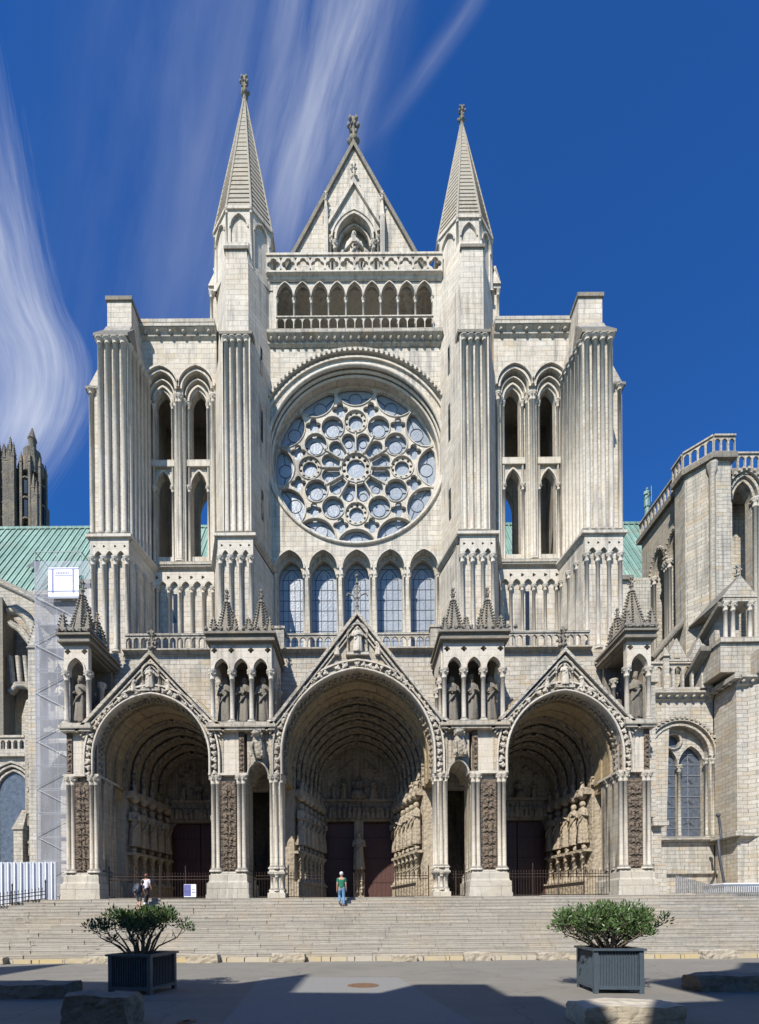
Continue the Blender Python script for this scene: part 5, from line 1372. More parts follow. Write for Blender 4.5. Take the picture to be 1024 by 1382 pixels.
mb=MB(); mb.box(-40,40,Y0+TR+.05,60,-.1,RI*1.0); 
for i in range(1,NS): mb.box(-40,40,Y0+TR*i+.05,60,RI*i-.03,RI*(i+1)-.03)
solo('steps_core',mb,M['step'],kind='structure')
mb=MB(); x=-30.
while x<30:
    w=random.uniform(.7,1.3); mb.box(x+.01,x+w-.01,Y0-.05+random.uniform(-.03,.02),Y0+TR+.15,-.1,RI+random.uniform(-.02,.02),.01,.01); x+=w
solo('kerb',mb,M['kerb'],kind='structure')
mb=MB(); mb.box(-17,17,25.2,36,ZP-.1,ZP-.004); solo('porch_floor',mb,M['porch'],kind='structure')
# rough blocks
def rock(u0,u1,v0,v1,Dd,dep,seed,mt,label,hh=None,z0=0.,cat='stone block',flat=.85):
    """roughly hewn block: a subdivided box pushed about by noise"""
    from mathutils import noise as mn
    x0,x1=X(u0,v1,Dd),X(u1,v1,Dd); h=hh or (v1-v0)*Dd/F*.8
    bm_n=9; mb=MB(); vs={}; fs=[]
    def P(a,b,c):
        key=(round(a*bm_n),round(b*bm_n),round(c*bm_n))
        if key not in vs:
            p=Vector((a-.5,b-.5,c-.5)); 
            q=p.copy(); r=p.length/.866; q=q*(1-.07*r**6)
            s=Vector((q.x*(x1-x0)*1.06,q.y*dep,(q.z+.45)*h*1.06))
            n_=mn.noise_vector(s*1.6+Vector((seed*7.1,seed*3.3,1)))*.07+mn.noise_vector(s*4.5+Vector((seed,2,seed)))*.05+mn.noise_vector(s*11)*.025
            s+=n_*min(1,h*1.8)
            vs[key]=len(mb.v); mb.v.append((s.x+(x0+x1)/2,s.y+Dd+dep/2,max(-.02,s.z)+z0))
        return vs[key]
    st=[i/bm_n for i in range(bm_n+1)]
    for i in range(bm_n):
        for j in range(bm_n):
            a,b,c,d=st[i],st[i+1],st[j],st[j+1]
            for f in (((a,0,c),(b,0,c),(b,0,d),(a,0,d)),((a,1,c),(a,1,d),(b,1,d),(b,1,c)),((0,a,c),(0,a,d),(0,b,d),(0,b,c)),((1,a,c),(1,b,c),(1,b,d),(1,a,d)),((a,c,1),(b,c,1),(b,d,1),(a,d,1)),((a,c,0),(a,d,0),(b,d,0),(b,c,0))):
                mb.f.append([P(*t) for t in f]); mb.sm.append(False); mb.mi.append(0)
    return solo('stone_block',mb,mt,label,cat,'rough stone blocks along the street')
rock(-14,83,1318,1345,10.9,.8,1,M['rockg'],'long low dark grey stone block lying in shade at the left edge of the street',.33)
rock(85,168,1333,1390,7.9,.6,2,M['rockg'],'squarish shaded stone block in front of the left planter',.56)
rock(792,925,1350,1398,7.7,.75,3,M['rock'],'pale stone block, sunlit with one shaded end, in front of the right planter',.34)
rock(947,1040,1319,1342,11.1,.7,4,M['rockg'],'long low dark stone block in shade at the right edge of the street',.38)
kb=[(112,145,1285,1297,'low stone block at the kerb just left of the left planter'),(250,293,1283,1297,'first rough block at the kerb to the right of the left planter'),(367,410,1282,1296,'rough stone block at the kerb midway between the left planter and the climbing man'),
    (530,563,1283,1294,'small flat stone at the kerb, right of the iron manhole cover'),(628,662,1280,1294,'worn grey stone block at the kerb left of the right planter, further from it'),(728,768,1279,1292,'worn stone block at the kerb just left of the right planter'),(952,995,1275,1290,'pale rounded stone block at the kerb near the right edge'),(-8,3,1287,1299,'dark rounded stone at the kerb cut by the left edge of the photo')]
for i,(a,b,c,d,l) in enumerate(kb): rock(a,b,c,d,Y0-.35,.42,10+i,M['rock'],l)
# manhole covers
def manhole(u,v,r,label):
    x,y=ground(u,v,0); mb=MB(); mb.lathe(x,y,[(r,.0),(r,.012),(r-.04,.014)],28,False); mb.lathe(x,y,[(r-.05,.006),(r-.05,.016)],28,False)
    for i in range(-4,5):
        for j in range(-4,5):
            if math.hypot(i,j)*r/5.2<r-.1: mb.box(x+i*r/5.2-.025,x+i*r/5.2+.025,y+j*r/5.2-.025,y+j*r/5.2+.025,.014,.024)
    solo('manhole_cover',mb,M['rust'],label,'manhole cover')
M['rust']=plain('rusty_cast_iron',(.17,.10,.06),.8,.2,.3,12)
manhole(490,1330,.42,'rusty round iron cover in the sunlit pale patch of the street')
manhole(252,1379,.16,'small round iron cover in the shade at the bottom edge of the street')
# ================================================================== PLANTERS AND SHRUBS
def planter(bx,by,th,w,h,label):
    T=thing('planter',(bx,by,0),label,'planter','square metal planters in the street'); c,s_=math.cos(th),math.sin(th)
    def fin(mb): mb.xf(0,lambda p:(bx+p.x*c-p.y*s_,by+p.x*s_+p.y*c,p.z)); return mb
    mb=MB(); mb.box(.05,w-.05,.05,w-.05,.12,h-.05); part('box_body',fin(mb),M['planter'],T)
    mb=MB(); n=15; st=(w-.16)/n
    for i in range(n):
        a=.08+st*i
        mb.box(a+.012,a+st*.5,.012,.06,.17,h-.09,.006,0); mb.box(a+.012,a+st*.5,w-.06,w-.012,.17,h-.09); mb.box(.012,.06,a+.012,a+st*.5,.17,h-.09); mb.box(w-.06,w-.012,a+.012,a+st*.5,.17,h-.09)
    part('fluted_panel',fin(mb),M['planter'],T)
    mb=MB(); o=.05
    for a,b,c_,d in ((-o,w+o,-o,.09),(-o,w+o,w-.09,w+o),(-o,.09,.09,w-.09),(w-.09,w+o,.09,w-.09)): mb.box(a,b,c_,d,h-.05,h)
    part('rim',fin(mb),M['planter'],T)
    mb=MB()
    for a,b,c_,d in ((0,w,.0,.07),(0,w,w-.07,w),(0,.07,.07,w-.07),(w-.07,w,.07,w-.07)): mb.box(a,b,c_,d,.10,.18)
    part('base_rail',fin(mb),M['planter'],T)
    for x in (0,w-.09):
        for y in (0,w-.09):
            mb=MB(); mb.box(x-.005,x+.095,y-.005,y+.095,0,h-.051); part('leg',fin(mb),M['planter'],T)
    mb=MB(); mb.box(.08,w-.08,.08,w-.08,h-.12,h-.06); part('soil',fin(mb),M['soil'],T)
    return bx+(w/2)*c-(w/2)*s_,by+(w/2)*s_+(w/2)*c
def shrub(cx,cy,z0,rx,h,seed,mt,label,nst,leaf,und,perc,flat=1.,off=0.):
    rnd=random.Random(seed); T=thing('shrub',(cx,cy,z0),label,'shrub','evergreen shrubs in the street planters')
    br=MB(); lf=MB(); tips=[]
    for i in range(nst):
        a=2*PI*i/nst+rnd.uniform(-.3,.3); rr=rnd.uniform(.35,1.0) if i%3 else rnd.uniform(.1,.5)
        tx=rx*rr*math.cos(a)+off; ty=rx*.62*rr*math.sin(a); tz=h*rnd.uniform(.5,1.03)*(1-.16*rr)
        p0=Vector((cx+.26*math.cos(a)*rr+rnd.uniform(-.1,.1),cy+.26*math.sin(a)*rr+rnd.uniform(-.1,.1),z0-.05)); p3=Vector((cx+tx,cy+ty,z0+tz))
        p1=p0+Vector((tx*.25+rnd.uniform(-.05,.05),ty*.25,tz*.4)); p2=p0+Vector((tx*.66,ty*.6,tz*.74))
        br.tube([tuple(p) for p in (p0,p1,p2,p3)],[.03,.022,.014,.006],5); tips.append((p3,p2))
        for j in range(5):
            b=p1.lerp(p2,rnd.random()) if j<2 else p2.lerp(p3,rnd.random()); q=b+Vector((rnd.uniform(-.4,.4)*rx*.5,rnd.uniform(-.35,.35)*rx*.5,rnd.uniform(.05,.34)*h))
            q.z=min(q.z,z0+h*rnd.uniform(.85,1.08))
            br.tube([tuple(b),tuple(b.lerp(q,.5)+Vector((0,0,-.02))),tuple(q)],[.012,.008,.004],4); tips.append((q,b))
    for q,b in tips:
        if q.z<z0+und*h and rnd.random()<perc: continue
        R=rnd.uniform(.10,.19)*(rx/1.2)
        for t in range(leaf):
            d=Vector((rnd.gauss(0,1),rnd.gauss(0,1),rnd.gauss(.25,.8))); d.normalize(); p=q+d*R*rnd.random()**.5
            ax=(d+Vector((0,0,.8))+Vector((rnd.uniform(-.4,.4),rnd.uniform(-.4,.4),0))).normalized(); L=rnd.uniform(.07,.13); wd=L*.17
            sd=ax.cross(Vector((rnd.uniform(-1,1),rnd.uniform(-1,1),.3))).normalized()*wd
            m=p+ax*L*.5
            lf.add([tuple(p),tuple(m+sd),tuple(p+ax*L),tuple(m-sd)],[(0,1,2,3)])
    part('branches',br,M['bark'],T); part('foliage',lf,mt,T)
bx,by=ground(203,1343); cx1,cy1=planter(bx,by,PI/2-math.radians(10),1.12,.97,'blue grey fluted planter standing in the shade at the left, half dark')
shrub(cx1-.05,cy1,.93,1.18,1.05,5,M['leafl'],'sparse shrub with bare stems and bronzed dark leaves in the left planter',26,48,.6,.9,off=0.)
bx,by=ground(802,1341); cx2,cy2=planter(bx,by,math.radians(-5),1.1,1.05,'blue grey fluted planter standing in full sun at the right')
shrub(cx2+.0,cy2,1.0,1.6,.95,8,M['leafr'],'dense bright green narrow leaved shrub in the right planter',34,42,.35,.6,off=0)
# ================================================================== RAILINGS
def railing(x0,x1,y,z0,h,label,step=.155,posts=2,cat='railing',y1=None,z1=None,mt=None,spikes=True):
    mt=mt or M['iron']; y1=y if y1 is None else y1; z1=z0 if z1 is None else z1
    T=thing('railing',(x0,y,z0),label,cat,'iron railings across the porch'); n=max(2,int(abs(x1-x0)/step))
    P=lambda t,z:(x0+(x1-x0)*t,y+(y1-y)*t,z0+(z1-z0)*t+z)
    mb=MB()
    for z in (.12,h-.28,h-.1): mb.tube([P(0,z),P(1,z)],.022,4,False)
    part('rail',mb,mt,T)
    mb=MB()
    for i in range(n+1):
        t=i/n; mb.tube([P(t,0),P(t,h)],.013,4,False)
        if spikes:
            p=P(t,h); mb.loft([[(p[0]+r*math.cos(q),p[1]+r*math.sin(q),p[2]+zz) for q in (0,PI/2,PI,3*PI/2)] for r,zz in ((.01,-.02),(.03,.04),(.004,.14))],False)
    part('bars',mb,mt,T)
    for i in range(posts+1):
        t=i/posts; mb=MB(); mb.tube([P(t,0),P(t,h+.35)],.032,6,False); p=P(t,h+.38); mb.lathe(p[0],p[1],[(.02,p[2]-.06),(.05,p[2]),(.01,p[2]+.14)],6); part('post',mb,mt,T)
    return T
yr=26.75
railing(-14.1,-8.35,yr,ZP,1.4,'rusty iron railing with a gate across the left side arch',posts=4)
railing(-5.95,-5.0,yr,ZP,1.4,'short rusty railing in the narrow passage left of the central arch',posts=1)
railing(-4.0,-2.1,yr,ZP,1.4,'rusty railing section at the left of the central arch beside the climbing man',posts=1)
railing(2.1,4.0,yr+.6,ZP,1.4,'rusty railing section in front of the sunlit jamb statues of the central arch',posts=1)
railing(5.0,5.95,yr,ZP,1.4,'short rusty railing in the narrow passage right of the central arch',posts=1)
railing(8.35,14.1,yr,ZP,1.4,'rusty iron railing with thin bars across the right side arch',posts=4)
railing(-.35,.35,yr+5,ZP,1.4,'small rusty railing round the foot of the middle door pillar',posts=1,step=.12)
xa,ya=ground(-8,1237,2.25); 
railing(-20.2,-16.6,22.8,2.05,.62,'low black spiked railing in front of the white hoarding at the far left',step=.12,posts=3,y1=25.1,z1=2.78,mt=M['blackiron'])
# notice on the left railing
mb=MB(); xn=X(257,1200,yr); zn=Z(257,1202,yr); mb.box(xn-.34,xn+.34,yr-.08,yr-.05,zn-.36,zn+.36); mb.m=1; mb.box(xn-.33,xn+.05,yr-.09,yr-.081,zn-.3,zn+.34); mb.box(xn+.1,xn+.3,yr-.09,yr-.081,zn-.1,zn-.06); mb.box(xn+.1,xn+.28,yr-.09,yr-.081,zn+.06,zn+.08)
solo('notice_board',mb,[M['paper'],M['notice']],'small blue and white notice panel hung on the left arch railing','notice')
# hoarding
hd=thing('hoarding',(-18,25.9,2.2),'white ribbed metal hoarding closing off the works at the far left','hoarding')
xh0,xh1=-24.,X(79,1190,26.2)
P0=Vector((-21.5,22.6)); P1=Vector((-16.45,25.75)); n=22
for i in range(n):
    a=P0.lerp(P1,i/n); b=P0.lerp(P1,(i+.93)/n); z0=2.0; za=Z(40,1163,a.y)
    mb=MB(); mb.loft([[(a.x,a.y,z0),(b.x,b.y,z0),(b.x,b.y+.06,z0),(a.x,a.y+.06,z0)],[(a.x,a.y,za),(b.x,b.y,za),(b.x,b.y+.06,za),(a.x,a.y+.06,za)]],False)
    m=.35; c=a.lerp(b,m); mb.box(c.x-.02,c.x+.02,c.y-.05,c.y+.05,z0,za-.02); part('panel',mb,M['white'],hd)
# scaffold
sc=thing('scaffold',(-18,30,2),'tall steel scaffold wrapped in grey netting at the left of the porch','scaffolding')
xs0,xs1=X(50,900,29.9),X(112,900,29.9); zt=Z(80,748,30); 
mb=MB(); mb.add([(xs0,29.7,2.5),(xs1+.6,29.7,2.5),(xs1+.6,29.7,Z(80,762,30)),(xs0,29.7,Z(80,762,30))],[(0,1,2,3)])
mb.add([(xs0,29.7,2.5),(xs0,31.8,2.5),(xs0,31.8,Z(80,762,30)),(xs0,29.7,Z(80,762,30))],[(0,1,2,3)])
part('netting',mb,M['netting'],sc)
lv=[2.5+1.5*i for i in range(int((zt-2.5)/1.5))]+[zt]
for x in (xs0,xs0+1.35,xs1):
    for y in (29.8,31.6):
        mb=MB(); mb.tube([(x,y,2),(x,y,zt)],.024,6); part('standard',mb,M['steel'],sc)
for z in lv:
    mb=MB()
    for y in (29.8,31.6): mb.tube([(xs0,y,z),(xs1,y,z)],.02,5)
    for x in (xs0,xs1): mb.tube([(x,29.8,z),(x,31.6,z)],.03,5)
    part('ledger',mb,M['steel'],sc)
for i,(z0,z1) in enumerate(zip(lv,lv[1:])):
    mb=MB(); a,b=(xs0,xs1) if i%2 else (xs1,xs0); mb.tube([(a,29.6,z0),(b,29.6,z1)],.018,5)
    part('brace',mb,M['steel'],sc)
    mb=MB(); mb.box(xs0,xs1,30.1,31.4,z0-.06,z0); part('deck',mb,M['zinc'],sc)
D=29.4; mb=MB(); mb.box(X(65,780,D),X(106,780,D),D,D+.06,Z(85,807,D),Z(85,766,D))
mb.m=1
for u in (71,99): mb.box(X(u,780,D)-.06,X(u,780,D)+.06,D-.01,D-.002,Z(85,800,D),Z(85,768,D))
for i in range(8): mb.box(X(76+2.2*i,780,D),X(77.4+2.2*i,780,D),D-.01,D-.002,Z(85,774.5,D),Z(85,772,D))
mb.box(X(74,780,D),X(97,780,D),D-.01,D-.002,Z(85,777,D),Z(85,776.2,D))
for z in (806,798,768): mb.box(X(64,780,D),X(106,780,D),D-.02,D-.003,Z(85,z,D),Z(85,z-.8,D))
solo('banner',mb,[M['white'],M['notice']],'white banner with blue uprights tied high on the scaffold','banner')
# grey palings on the right steps
T=thing('paling_fence',(17,25.4,2.8),'grey vertical board fence stepping down to the right edge of the steps','fence','')
pts=[]
for i in range(46):
    t=i/45; x=17.05+t*4.3; y=25.5-t*.9
    u0=UX+x/y*F; vt=1179+(u0-905)*.27 if u0<965 else 1195+(u0-965)*.02; 
    step=int((y-Y0)/TR); zb_=RI*(step+1)-.1
    ztp=Z(u0,vt,y); mb=MB(); mb.box(x-.03,x+.028,y-.02,y+.02,zb_,ztp,.0,0); part('board',mb,M['zinc'],T)
mb=MB(); mb.box(20.3,24,26.4,28,3.0,3.45); mb.box(20.2,24.1,26.3,28.1,3.45,3.52); solo('site_cabin',mb,M['white'],'flat pale metal box top showing behind the grey board fence at the right','cabin')
# ================================================================== PEOPLE
M['skin']=plain('body_skin',(.42,.24,.17),.6,0,.08,20); M['green']=plain('bottle_green_cotton',(.01,.13,.075),.8,0,.2,25); M['jean']=plain('blue_denim',(.10,.21,.36),.85,0,.25,25)  # skin is one base tone shared by every person
M['hgrey']=plain('white_hair',(.5,.49,.47),.8,0,.15,40); M['hbrown']=plain('chestnut_hair',(.14,.06,.03),.6,0,.2,40); M['hdark']=plain('dark_hair',(.03,.02,.018),.6,0,.2,40)
M['shoe']=plain('brown_leather',(.09,.04,.02),.6,0,.2,20); M['grey']=plain('dark_grey_cotton',(.07,.075,.085),.85,0,.2,25); M['whitec']=plain('lilac_white_cotton',(.62,.60,.68),.8,0,.08,20); M['pack']=plain('navy_nylon',(.015,.022,.04),.6,0,.3,20); M['black']=plain('black_cloth',(.02,.018,.02),.85,0,.2,20)
def person(loc,h,yaw,pose,cols,label,hairm,shoe=True,sit=False,shorts=False,extra=None):
    """one continuous skinned body with clothing over it; local +y is forward"""
    T=thing('person',loc,label,'person'); k=h/1.75; c,s=math.cos(yaw),math.sin(yaw)
    W=lambda p:(loc[0]+(p[0]*c-p[1]*s)*k,loc[1]+(p[0]*s+p[1]*c)*k,loc[2]+p[2]*k)+tuple(q*k for q in p[3:])
    ln,hipz,la,ra,ll,rl,hd=pose['lean'],pose.get('hip',.93),pose['la'],pose['ra'],pose['ll'],pose['rl'],pose.get('head',0)
    def sp(z,r,r2=None,x=0): # spine point, leaning forward about the hip
        d=z-hipz; return (x,d*math.sin(ln),hipz+d*math.cos(ln),r,r2 or r)
    dz=hipz-.93
    P=[sp(hipz,.145,.11),sp(hipz+.14,.135,.10),sp(hipz+.30,.15,.11),sp(hipz+.45,.15,.10),sp(hipz+.54,.055,.055),
       (0,(.62)*math.sin(ln)+hd+.01,hipz+.62*math.cos(ln),.06,.065),(0,.68*math.sin(ln)+hd+.015,hipz+.69*math.cos(ln),.078,.092),(0,.76*math.sin(ln)+hd,hipz+.77*math.cos(ln),.06,.07)]
    E=[(0,1),(1,2),(2,3),(3,4),(4,5),(5,6),(6,7)]
    P.append((0,P[6][1]+.11,P[6][2]-.01,.014,.016)); E.append((6,8))
    sh={}
    for sd,arm in ((-1,la),(1,ra)):
        b=len(P); P.append(sp(hipz+.46,.058,.058,sd*.185)); 
        for q in arm: P.append((sd*q[0],q[1],q[2]+dz*1.,q[3]))
        E+=[(3,b)]+[(b+i,b+i+1) for i in range(len(arm))]
        e=len(P)-1; q=P[e]; w=P[e-1]; d=Vector((q[0]-w[0],q[1]-w[1],q[2]-w[2])).normalized()
        for f,(ox,L) in enumerate(((-.03,.075),(-.01,.085),(.01,.08),(.03,.065))):
            m=len(P); P.append((q[0]+d.x*.03+ox*.3,q[1]+ox,q[2]+d.z*.04,.0095)); P.append((q[0]+d.x*(.03+L*.5),q[1]+ox+.01,q[2]+d.z*(.04+L*.5),.009)); P.append((q[0]+d.x*L-sd*.015,q[1]+ox+.02,q[2]+d.z*(.04+L),.008)); E+=[(e,m),(m,m+1),(m+1,m+2)]
        m=len(P); P.append((q[0]-sd*.01,q[1]+.045,q[2],.011)); P.append((q[0]-sd*.02,q[1]+.06,q[2]-.045,.010)); E+=[(e,m),(m,m+1)]
        sh[sd]=(b,len(arm))
    for sd,leg in ((-1,ll),(1,rl)):
        b=len(P); P.append((sd*.095,0,hipz-.06,.092))
        for q in leg: P.append((sd*q[0],q[1],q[2],q[3]))
        E+=[(0,b)]+[(b+i,b+i+1) for i in range(len(leg))]
        sh[sd*2]=(b,len(leg))
    body=skinned('body',[W(p) for p in P],E,M['skin'],T)
    # shirt
    g=1.16; Q=[tuple(p[:3])+tuple(r*g+.008 for r in p[3:]) for p in P[:4]]; Q[0]=sp(hipz-.10,P[0][3]*1.18,P[0][4]*1.26); ed=[(0,1),(1,2),(2,3)]
    for sd in (-1,1):
        b,n=sh[sd]; m=len(Q); Q.append(P[b][:3]+(P[b][3]*g+.006,)); a,bb=P[b],P[b+1]; t=.75; Q.append(tuple(a[i]+(bb[i]-a[i])*t for i in range(3))+(bb[3]*1.5,)); ed+=[(3,m),(m,m+1)]
    skinned('shirt',[W(p) for p in Q],ed,cols[0],T)
    # trousers or shorts
    Q=[P[0][:3]+(P[0][3]*1.13,P[0][4]*1.17)]; ed=[]; Q.append(sp(hipz+.10,.150,.118)); ed.append((0,1))
    for sd in (-1,1):
        b,n=sh[sd*2]; m=len(Q); Q.append(P[b][:3]+(P[b][3]*1.12,)); Q.append(P[b+1][:3]+(P[b+1][3]*1.3,)); ed+=[(0,m),(m,m+1)]
        if not shorts: 
            for j in range(2,n+1): Q.append(P[b+j][:3]+(P[b+j][3]*1.35+.008,)); ed.append((m+j-1,m+j))
    skinned('shorts' if shorts else 'trousers',[W(p) for p in Q],ed,cols[1],T)
    mb=MB(); hc=P[6]; hp=W((hc[0],hc[1]-.02,hc[2]+.035)); mb.lathe_e(hp[:3],.098*k,.112*k,.115*k,14,9)
    part('hair',mb,hairm,T)
    for sd in (-1,1):
        b,n=sh[sd*2]; q=P[b+n]
        mb=MB(); f0=W((q[0],q[1]-.06,q[2]-.0)); f1=W((q[0],q[1]+.06,q[2]-.03)); f2=W((q[0],q[1]+.19,q[2]-.045))
        mb.tube([f0[:3],f1[:3],f2[:3]],[.045*k,.05*k,.035*k],8); part('shoe',mb,cols[2],T)
        e=W((sd*.035,hc[1]+.083,hc[2]+.0)); 
        mb=MB(); mb.ball(e[:3],.012*k,.012*k,.009*k,6,4); part('eye',mb,M['black'],T)
    return T
armdn=[(.215,-.02,1.14,.043),(.225,.05,.90,.033),(.23,.08,.80,.030)]
armfw=[(.215,.08,1.14,.043),(.20,.25,.98,.033),(.19,.32,.92,.030)]
legA=[(.10,.14,.52,.062),(.10,.05,.09,.042)]
legB=[(.10,.02,.50,.062),(.10,-.14,.08,.042)]
n=13; yman=Y0+TR*(n)+.17
person((X(461,1222,yman),yman,RI*(n+1)),1.76,.05,dict(lean=.05,la=armdn,ra=[(.215,.0,1.14,.043),(.23,.07,.91,.033),(.235,.12,.82,.03)],ll=[(.10,.16,.56,.062),(.10,.06,.22,.042)],rl=legB),(M['green'],M['jean'],M['shoe']),'white haired man in a green T-shirt and blue jeans climbing towards the central door',M['hgrey'])
n=12; y=Y0+TR*n+.2; xp=X(187,1215,y)
person((xp,y,RI*(n+1)),1.62,-.25,dict(lean=.38,la=[(.25,.08,1.12,.043),(.32,.10,.92,.033),(.30,.18,.84,.030)],ra=armfw,ll=legA,rl=legB,head=.05),(M['pack'],M['grey'],M['shoe']),'dark haired person in grey shorts bent under a navy backpack on the steps',M['hdark'],shorts=True)
mb=MB(); k=mb.mark(); zz=RI*(n+1)+1.62/1.75*.93
rings=[]
for t,a,b in ((0,.10,.06),(.08,.17,.10),(.25,.19,.12),(.4,.17,.11),(.5,.10,.06)): rings.append([(a*math.copysign(abs(math.cos(q))**.6,math.cos(q)),b*math.copysign(abs(math.sin(q))**.6,math.sin(q)),t) for q in [2*PI*i/14 for i in range(14)]])
mb.loft(rings,True); mb.lathe_e((0,-.12,.14),.11,.05,.1,10,6)
for s in (-1,1): mb.tube([(s*.09,.06,.48),(s*.1,.22,.46),(s*.11,.24,.25),(s*.1,.08,.08)],.018,5)
mb.xf(0,lambda p:(p.x,(p.y-.21)+p.z*.38,p.z)); mb.rotz(0,-.25,0,0,xp,y,zz+.03)
solo('backpack',mb,M['pack'],'navy backpack on the back of the bent walker in grey shorts','backpack')
n=14; y=Y0+TR*n+.2; xp=X(197,1212,y)
person((xp,y,RI*(n+1)),1.6,-.1,dict(lean=.08,la=[(.22,-.02,1.14,.04),(.26,.12,.98,.03),(.20,.25,1.02,.028)],ra=[(.23,0,1.14,.04),(.28,.08,.95,.03),(.24,.16,.9,.028)],ll=legA,rl=legB),(M['whitec'],M['black'],M['paper']),'person with short chestnut hair, pale top and black trousers going up to the left arch',M['hbrown'])
n=9; y=Y0+TR*n+.25; xp=X(807,1222,y); zh=Z(807,1222,y)
zs=RI*(n+1)
person((xp,y,zs-.42),1.7,PI-.1,dict(lean=.15,hip=.52,la=[(.24,.1,.98,.04),(.22,.3,.85,.03),(.18,.38,.84,.028)],ra=[(.24,.1,.98,.04),(.22,.3,.85,.03),(.18,.38,.84,.028)],ll=[(.13,.42,.50,.06),(.13,.46,.07,.04)],rl=[(.13,.42,.50,.06),(.13,.46,.07,.04)]),(M['grey'],M['jean'],M['shoe']),'person sitting on the steps behind the right shrub, only the brown head showing',M['hbrown'],sit=True)
# ================================================================== HOUSES ACROSS THE STREET (behind the camera, they shade the foreground)
def house(pts,label,mt):
    x0=min(p[0] for p in pts if p[1]==0); x1=max(p[0] for p in pts if p[1]==0)
    T=thing('town_house',((x0+x1)/2,-5,0),label,'house','houses across the street')
    mb=MB(); mb.plate(cw(pts),[],-11,-5); part('wall',mb,mt,T)
    n=max(1,int((x1-x0)/2.4)); h=min(p[1] for p in pts if p[1]>1)
    mb=MB(); w=(x1-x0)/n
    for i in range(n):
        for z in range(1,int(h/3.2)):
            c=x0+w*(i+.5); mb=MB(); mb.box(c-.5,c+.5,-5.04,-4.96,z*3.2+.6,z*3.2+2.2); W_=part('window',mb,M['darkglass'],T)
            mb=MB(); mb.plate(rect(c-.62,c+.62,z*3.2+.48,z*3.2+2.32),[rect(c-.5,c+.5,z*3.2+.6,z*3.2+2.2)],-4.97,-4.9); mb.box(c-.03,c+.03,-4.95,-4.92,z*3.2+.6,z*3.2+2.2); part('frame',mb,M['white'],W_)
    mb=MB(); c=x0+w*.5; mb.box(c-.5,c+.5,-5.0,-4.93,0,2.3); part('door',mb,M['door'],T)
house([(-34,0),(-34,26),(-26.3,26.2),(-24.7,27.6),(-24.9,25),(-24.9,0)],'tall cream house at the far end of the row',M['plaster'])
house([(-24.8,0),(-24.8,22),(-21,21.8),(-13.1,20.6),(-12.42,23),(-11.2,18.85),(-11.2,0)],'long cream house with a pointed end gable',M['plaster'])
house([(-11.15,0),(-11.15,18.8),(-8.23,18.53),(-7.93,20.1),(-6.0,20.0),(-5.26,17.9),(-4.24,17.86),(-3.25,15.2),(-3.06,13),(-3.06,0)],'middle house with a square raised attic',M['plaster'])
house([(-3.0,0),(-3.0,12.9),(-2.35,13.1),(-1.7,16.8),(-.45,17.0),(-.45,0)],'narrow low cream house in the middle of the row',M['plaster'])
house([(-.4,0),(-.4,17.2),(-1.73,20.2),(1.44,23.5),(2.15,25.7),(3,25.6),(16,25.2),(16,0)],'tall house with an oversailing eave',M['plaster'])
# ================================================================== CAMERA, LIGHT, SKY
cam=bpy.data.cameras.new('camera'); co=bpy.data.objects.new('camera',cam); COL.objects.link(co); SC.camera=co
cam.sensor_fit='HORIZONTAL'; cam.sensor_width=36; cam.lens=36*F/1024; cam.clip_end=5000; cam.clip_start=.1
cam.shift_x=(512-UX)/1024; cam.shift_y=(VY-691)/1024
co.matrix_world=Matrix.Translation((0,0,CH))@Matrix.Rotation(PI/2,4,'X')@Matrix.Rotation(-RS,4,'Z')
az=math.radians(28); el=math.radians(45)
sv=Vector((-math.sin(az)*math.cos(el),-math.cos(az)*math.cos(el),math.sin(el)))
sun=bpy.data.lights.new('sun','SUN'); so=bpy.data.objects.new('sun',sun); COL.objects.link(so); sun.energy=5.0; sun.angle=math.radians(.5); sun.color=(1,.95,.87)
so.rotation_euler=sv.to_track_quat('Z','Y').to_euler(); so.location=(-40,-60,70)
w=bpy.data.worlds.new('World'); SC.world=w; w.use_nodes=True; nt=w.node_tree
bg=nt.nodes['Background']; sk=N(nt,'TexSky',sky_type='NISHITA'); sk.sun_disc=False; sk.sun_elevation=el; sk.sun_rotation=math.atan2(sv.x,sv.y); sk.altitude=200; sk.dust_density=.3; sk.ozone_density=2.5; sk.air_density=.9
hs_=N(nt,'HueSaturation'); hs_.inputs['Saturation'].default_value=1.24; hs_.inputs['Value'].default_value=SKYV if 'SKYV' in globals() else 1.02; hs_.inputs['Hue'].default_value=.512; nt.links.new(sk.outputs[0],hs_.inputs['Color'])
g=N(nt,'TexCoord'); sp=N(nt,'SeparateXYZ'); nt.links.new(g.outputs['Generated'],sp.inputs[0])
yy=mth(nt,'MAXIMUM',sp.outputs[1],.05); A_=mth(nt,'DIVIDE',sp.outputs[0],yy); B_=mth(nt,'DIVIDE',sp.outputs[2],yy)
def curve(pts):
    """pts (u,v) measured in the sky -> node giving the x slope of the line for each height slope"""
    n_=N(nt,'FloatCurve'); c=n_.mapping.curves[0]; n_.mapping.use_clip=False
    pp=sorted([((VY-v)/F/3.,((u-UX)/F+2)/4) for u,v in pts])
    c.points[0].location=pp[0]; c.points[1].location=pp[-1]
    for p in pp[1:-1]: c.points.new(*p)
    n_.mapping.update(); nt.links.new(mth(nt,'DIVIDE',B_,3.),n_.inputs['Value'])
    return mth(nt,'SUBTRACT',mth(nt,'MULTIPLY',n_.outputs[0],4.),2.)
def vec(a,b,c=0.):
    n_=N(nt,'CombineXYZ')
    for i,q in enumerate((a,b,c)):
        if isinstance(q,(int,float)): n_.inputs[i].default_value=q
        else: nt.links.new(q,n_.inputs[i])
    return n_.outputs[0]
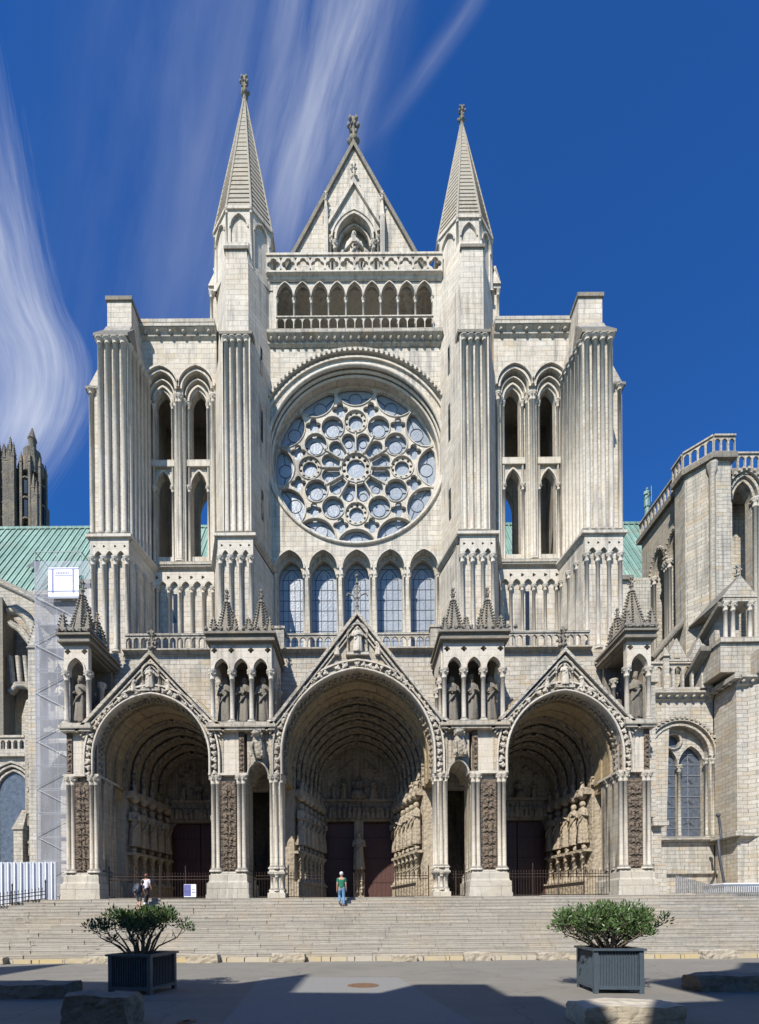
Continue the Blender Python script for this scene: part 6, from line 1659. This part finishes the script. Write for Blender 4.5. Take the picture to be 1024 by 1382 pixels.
ed=curve([(-60,-300),(-20,0),(8,120),(30,230),(55,330),(82,410),(112,470),(118,520),(104,580),(78,635),(40,690),(-80,760)])
warp=mth(nt,'MULTIPLY',mth(nt,'SUBTRACT',noise(nt,vec(A_,B_),1.6,2),.5),.055)
d=mth(nt,'ADD',mth(nt,'SUBTRACT',ed,A_),warp)        # distance left of the cloud's edge
st=noise(nt,vec(mth(nt,'MULTIPLY',d,6.),mth(nt,'MULTIPLY',B_,1.1)),1.,7,.62)
st2=noise(nt,vec(mth(nt,'MULTIPLY',mth(nt,'ADD',d,mth(nt,'MULTIPLY',B_,.06)),60.),mth(nt,'MULTIPLY',B_,2.6),3.),1.,5,.65)
st3=noise(nt,vec(mth(nt,'MULTIPLY',mth(nt,'SUBTRACT',d,mth(nt,'MULTIPLY',B_,.10)),22.),mth(nt,'MULTIPLY',B_,1.6),8.),1.,5,.6)
edge=mp(nt,mth(nt,'ADD',d,mth(nt,'MULTIPLY',mth(nt,'SUBTRACT',st2,.5),.12)),-.03,.09); fade=mp(nt,d,.0,.34,1.,.42); hi=mth(nt,'MULTIPLY',mp(nt,B_,.86,1.05),mp(nt,B_,1.25,1.75,1.,.35))
c1=mth(nt,'MULTIPLY',mth(nt,'MULTIPLY',edge,mth(nt,'MULTIPLY',fade,hi)),mp(nt,mth(nt,'ADD',mth(nt,'ADD',mth(nt,'MULTIPLY',st,.65),mth(nt,'MULTIPLY',st3,.27)),mth(nt,'MULTIPLY',st2,.08)),.30,.70,.08,.85))
def streak(pts,wd,amp,sx,sy,lo,hi_,seed,fade_):
    cc=curve(pts); dd=mth(nt,'ADD',mth(nt,'SUBTRACT',A_,cc),mth(nt,'MULTIPLY',warp,.6))
    gs=mp(nt,mth(nt,'ABSOLUTE',dd),0.,wd,1.,0.); gs=mth(nt,'POWER',gs,1.4)
    s_=noise(nt,vec(mth(nt,'MULTIPLY',dd,sx),mth(nt,'MULTIPLY',B_,sy),seed),1.,7,.6)
    return mth(nt,'MULTIPLY',mth(nt,'MULTIPLY',gs,mp(nt,s_,lo,hi_)),mth(nt,'MULTIPLY',mp(nt,B_,*fade_),amp))
c2=streak([(560,-200),(503,0),(478,70),(452,150),(425,240),(400,330),(370,420)],.12,.55,11,1.3,.32,.72,5.,(1.35,1.7))
c3=streak([(470,-200),(440,0),(420,100),(390,220),(360,350),(330,480)],.24,.34,13,1.2,.34,.75,9.,(1.2,1.6))
c4=streak([(700,-150),(648,0),(610,60),(560,130),(500,200)],.045,.16,10,1.5,.3,.8,12.,(1.6,1.8))
c5=streak([(330,-200),(280,0),(260,200),(230,400),(200,600)],.42,.16,4,.8,.3,.8,15.,(.9,1.2))
c6=streak([(1000,150),(880,270),(760,370),(700,420),(600,470)],.05,.0,8,1.5,.36,.65,18.,(.9,1.2))
tot=c1
for q in (c2,c3,c4,c5,c6): tot=mth(nt,'MAXIMUM',tot,q) if q is c2 else mth(nt,'ADD',tot,mth(nt,'MULTIPLY',q,mth(nt,'SUBTRACT',1.,mth(nt,'MINIMUM',tot,1.))))
tot=mth(nt,'MULTIPLY',mth(nt,'MINIMUM',tot,1.),mp(nt,sp.outputs[1],.05,.2))
tint=mix(nt,1.,hs_.outputs[0],(.60,1.18,1.46),'MULTIPLY'); cl=mix(nt,tot,tint,(8.6,8.9,9.4)); nt.links.new(cl,bg.inputs[0]); bg.inputs[1].default_value=.085
SC.view_settings.view_transform='Standard'; SC.view_settings.look='None'; SC.view_settings.gamma=1; SC.view_settings.exposure=.5
SC.render.film_transparent=False
SC.cycles.max_bounces=6; SC.cycles.diffuse_bounces=3; SC.cycles.transparent_max_bounces=12
